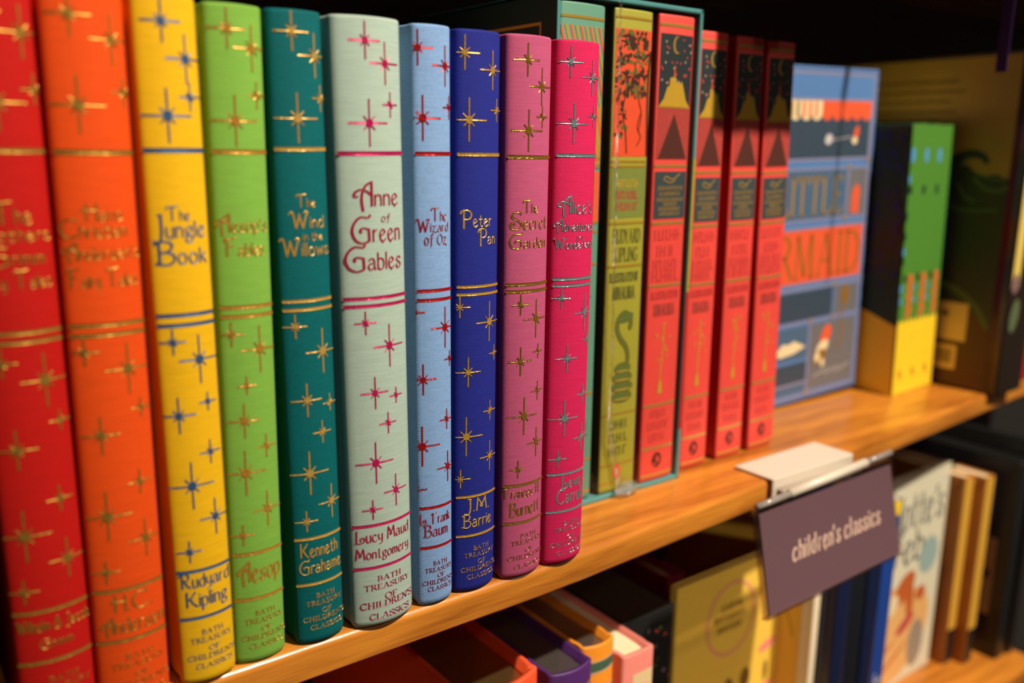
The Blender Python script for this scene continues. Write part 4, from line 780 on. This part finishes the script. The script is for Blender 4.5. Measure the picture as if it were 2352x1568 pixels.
p.build('spine_print', S, r)
r, S, h = low_book('hardback_book', 'salmon pink hardback with plain cream pages', 0.1285, 0.0215, -0.0758, 0.0210, 0.13, C_PK, PAGES, sag=0.0006, rc=0.0016, t=0.0022, drop=0.0030)
p = Print(0.0024); p.poly(rect(0.0065, 0.0200, h - 0.0500, h - 0.0110), flat('pale_label_paper', (0.70, 0.52, 0.30)), 1); p.vf(scribble2d(0.0085, 0.0185, h - 0.022, 0.004, random.Random(2)), C_PK, 2); p.build('spine_print', S, r)
r, S, h = low_book('boxed_book', 'thick dark brown and black boxed book behind the pink hardback', 0.1515, 0.046, -0.0770, 0.0385, 0.15, C_BK, C_BR, sag=0.0006, rc=0.0008, t=0.0015, drop=0.0004)
p = Print(0.0024); rr = random.Random(8)
for k in range(40): p.poly(ellipse(rr.uniform(0.012, 0.037), h - rr.uniform(0.004, 0.09), rr.uniform(0.0006, 0.0018), rr.uniform(0.0004, 0.0012), 7, rr.uniform(0, 3)), rr.choice((P_GREYSEA, P_SLATE, P_MOSS, P_BRICK)), 1)
p.build('spine_print', S, r)
r, S, h = low_book('hardback_book', 'magenta book deep behind the yellow cover', 0.2420, 0.1000, -0.1010, 0.0160, 0.10, flat('magenta_board', (0.55, 0.02, 0.11)), PAGES, sag=0.0006)
# yellow face-out cover
YELB = flat('daffodil_board', (0.80, 0.52, 0.075), rough=0.45); P_PINKL = flat('rose_line_ink', (0.74, 0.30, 0.17)); P_BRNL = flat('brown_line_ink', (0.20, 0.11, 0.02)); P_ROSE = flat('rose_ink', (0.78, 0.22, 0.20))
W, hb = 0.0950, 0.1560
r = thing('picture_book', 'yellow face-out paperback under the plum sign', 'book', (0.2075, 0.0600, ZS))
q = MB(); q.box((0, 0, 0), (W, 0.0008, hb), 0); q.box((0, 0.0042, 0), (W, 0.005, hb), 0); q.box((0, 0.0008, 0), (0.0010, 0.0042, hb), 0); q.build('cover', YELB, r); q = MB(); q.box((0.001, 0.0009, 0.0005), (W - 0.0006, 0.0041, hb - 0.0006)); q.build('page_block', PAGES, r)
p = Print()
ring = ellipse(0.049, hb - 0.034, 0.0215, 0.0235, 40); p.vf(ribbon(ring + [ring[0]], 0.0022, 0.0), P_PINKL, 1)
for z, a, b in ((0.0275, 0.040, 0.060), (0.0345, 0.034, 0.063), (0.0415, 0.037, 0.060)): p.vf(scribble2d(a, b, hb - z, 0.0042, rr), P_BRNL, 2)
for x, z, rx, rz, m in ((0.050, 0.083, 0.0050, 0.0080, P_BRNL), (0.050, 0.092, 0.0060, 0.0070, P_PINKL), (0.050, 0.104, 0.0075, 0.0080, P_BRNL), (0.066, 0.080, 0.0045, 0.0070, P_BRNL), (0.067, 0.093, 0.0055, 0.0080, P_PINKL), (0.032, 0.087, 0.0050, 0.0060, P_BRNL), (0.031, 0.098, 0.0055, 0.0070, P_PINKL), (0.086, 0.064, 0.0085, 0.0030, P_ROSE), (0.086, 0.082, 0.0020, 0.0075, P_BRNL), (0.086, 0.094, 0.0080, 0.0028, P_ROSE)): p.poly(ellipse(x, hb - z, rx, rz, 14, 0.25 if rz < 0.004 else 0), m, 2)
p.build('cover_print', front_fn(0.0), r)
r = thing('paperback', 'paperback with cream spine and dull yellow left cover, right of the yellow face-out book', 'book', (0.3030, 0.0350, ZS)); S = book(r, 0.0065, 0.168, 0.125, flat('cream_card', (0.74, 0.62, 0.47)), PAGES, sag=0.0003, rc=0.0005, t=0.0006, page_drop=0.0005)
p = Print(0.0024); p.poly(ellipse(0.0035, 0.145, 0.0018, 0.0022, 10), P_YEL, 1); p.build('spine_print', S, r)
p = Print(); p.poly(rect(0.0080, 0.120, 0.001, 0.167), flat('dull_yellow_ink', (0.72, 0.42, 0.06)), 1); p.vf(ribbon(catmull([(0.020, 0.118), (0.016, 0.108), (0.013, 0.100)]), 0.002), P_OCHRE, 2); p.build('cover_print', lambda d, z, e: (-e, d, z), r)
NV = flat('navy_gloss_board', (0.006, 0.010, 0.040), rough=0.3); NV2 = flat('ink_black_board', (0.006, 0.007, 0.012), rough=0.35)
for i, (x, w, m, lab) in enumerate(((0.3100, 0.0148, NV, 'navy blue book right of the cream paperback'), (0.3252, 0.0170, NV2, 'ink black book between two navy spines'), (0.3430, 0.0150, NV, 'navy blue book left of the bright blue spine'))):
    r, S, h = low_book('hardback_book', lab, x, 0.0245 + 0.001 * (i % 2), -0.062 - 0.002 * i, w, 0.13, m, PAGES, sag=0.0008)
BL = flat('cobalt_board', (0.010, 0.045, 0.26), rough=0.35)
r, S, h = low_book('paperback', 'cobalt blue paperback spine left of the white cover', 0.3590, 0.0260, -0.0530, 0.0160, 0.12, BL, PAGES, sag=0.0004, t=0.0006, drop=0.0006)
p = Print(0.0024); p.poly(rect(0.0006, 0.0154, h - 0.011, h - 0.0005), P_YEL, 1)
V, F = text2d('NAL BEL', 0.006, 0.062, 0.0045, 0.0075, 'serif', dens=2); p.vf(([(b, a) for a, b, _ in V], [f[::-1] for f in F]), P_WHITE2, 2)
p.build('spine_print', S, r)
# white face-out cover
IVB = flat('ivory_cover_board', (0.70, 0.66, 0.52), rough=0.4); P_GRAPH = flat('graphite_ink', (0.085, 0.10, 0.115)); P_SEALB = flat('pale_blue_seal_ink', (0.30, 0.42, 0.42)); P_TAN = flat('tan_ink', (0.74, 0.42, 0.16)); P_RUST = flat('rust_ink', (0.50, 0.11, 0.025)); P_PLUM = flat('berry_ink', (0.48, 0.045, 0.07)); P_SILV = flat('grey_seal_ink', (0.30, 0.25, 0.21), rough=0.4)
W, hb = 0.1230, 0.1690
r = thing('picture_book', 'ivory face-out paperback with grey brush title and round seals', 'book', (0.3855, 0.0620, ZS))
q = MB(); q.box((0, 0, 0), (W, 0.0008, hb), 0); q.box((0, 0.0042, 0), (W, 0.005, hb), 0); q.box((0, 0.0008, 0), (0.0010, 0.0042, hb), 0); q.build('cover', IVB, r); q = MB(); q.box((0.001, 0.0009, 0.0005), (W - 0.0006, 0.0041, hb - 0.0006)); q.build('page_block', PAGES, r)
p = Print()
V, F = text2d("Charlotte's", 0.006, 0.117, hb - 0.0410, 0.030, low=0.0175, weight=0.95); p.vf((V, F), P_GRAPH, 1)
V, F = text2d('Web', 0.036, 0.094, hb - 0.0690, 0.027, low=0.0165, weight=0.95); p.vf((V, F), P_GRAPH, 1)
p.poly(ellipse(0.104, hb - 0.070, 0.0130, 0.0150, 24), P_SEALB, 2)
for x, z, rx, rz, a, m in ((0.070, 0.130, 0.046, 0.034, 0.5, P_TAN), (0.048, 0.108, 0.024, 0.026, 0.2, P_TAN), (0.074, 0.090, 0.016, 0.010, 0.7, P_RUST), (0.083, 0.100, 0.0055, 0.0190, 0.1, P_RUST), (0.098, 0.100, 0.007, 0.006, 0, P_RUST), (0.080, 0.121, 0.013, 0.0045, 0.5, P_PLUM), (0.058, 0.100, 0.010, 0.008, 0.5, P_CREAM), (0.050, 0.140, 0.020, 0.0016, 0.5, P_RUST), (0.060, 0.150, 0.030, 0.0016, 0.5, P_RUST), (0.098, 0.142, 0.0110, 0.0200, 0, P_SILV)): p.poly(clip_poly(ellipse(x, hb - z, rx, rz, 22, a), 0.001, W - 0.001, 0.001, hb), m, 1 + (m is not P_TAN))
p.build('cover_print', front_fn(0.0), r)
# narrow yellow volumes at the right, then the black ones
MUST = flat('mustard_board', (0.66, 0.36, 0.045), rough=0.5); MUST_SHADE = flat('shaded_mustard_board', (0.40, 0.135, 0.018), rough=0.55)  # left covers: mustard browned, their shade put into the colour
for i, (x, y, lab) in enumerate(((0.5150, 0.0530, 'mustard spined book right of the ivory cover'), (0.5285, 0.0440, 'mustard spined book, the second and further forward'))):
    r, S, h = low_book('hardback_book', lab, x, y, -0.0790, 0.0128, 0.13, MUST_SHADE, PAGES, sag=0.0006, drop=0.001)
    p = Print(0.0024); p.poly(rect(0.0006, 0.0122, 0.030, h - 0.001), MUST, 1); p.poly(rect(0.0006, 0.0122, 0.001, 0.030), C_BK, 1); p.build('spine_print', S, r)
r, S, h = low_book('hardback_book', 'black book with a buff panel on its left cover', 0.5560, 0.0320, -0.0690, 0.0150, 0.14, C_BK, PAGES, sag=0.0008)
p = Print(); BUF = flat('buff_panel_ink', (0.55, 0.36, 0.20)); p.poly(rect(0.010, 0.075, 0.036, h - 0.066), BUF, 1); p.poly(rect(0.013, 0.075, 0.066, 0.074), C_BR, 2); p.build('cover_print', lambda d, z, e: (-e, d, z), r)
r, S, h = low_book('hardback_book', 'thin black book at the far right end of the lower shelf', 0.5740, 0.0300, -0.0560, 0.0085, 0.14, C_BK, PAGES, sag=0.0006)
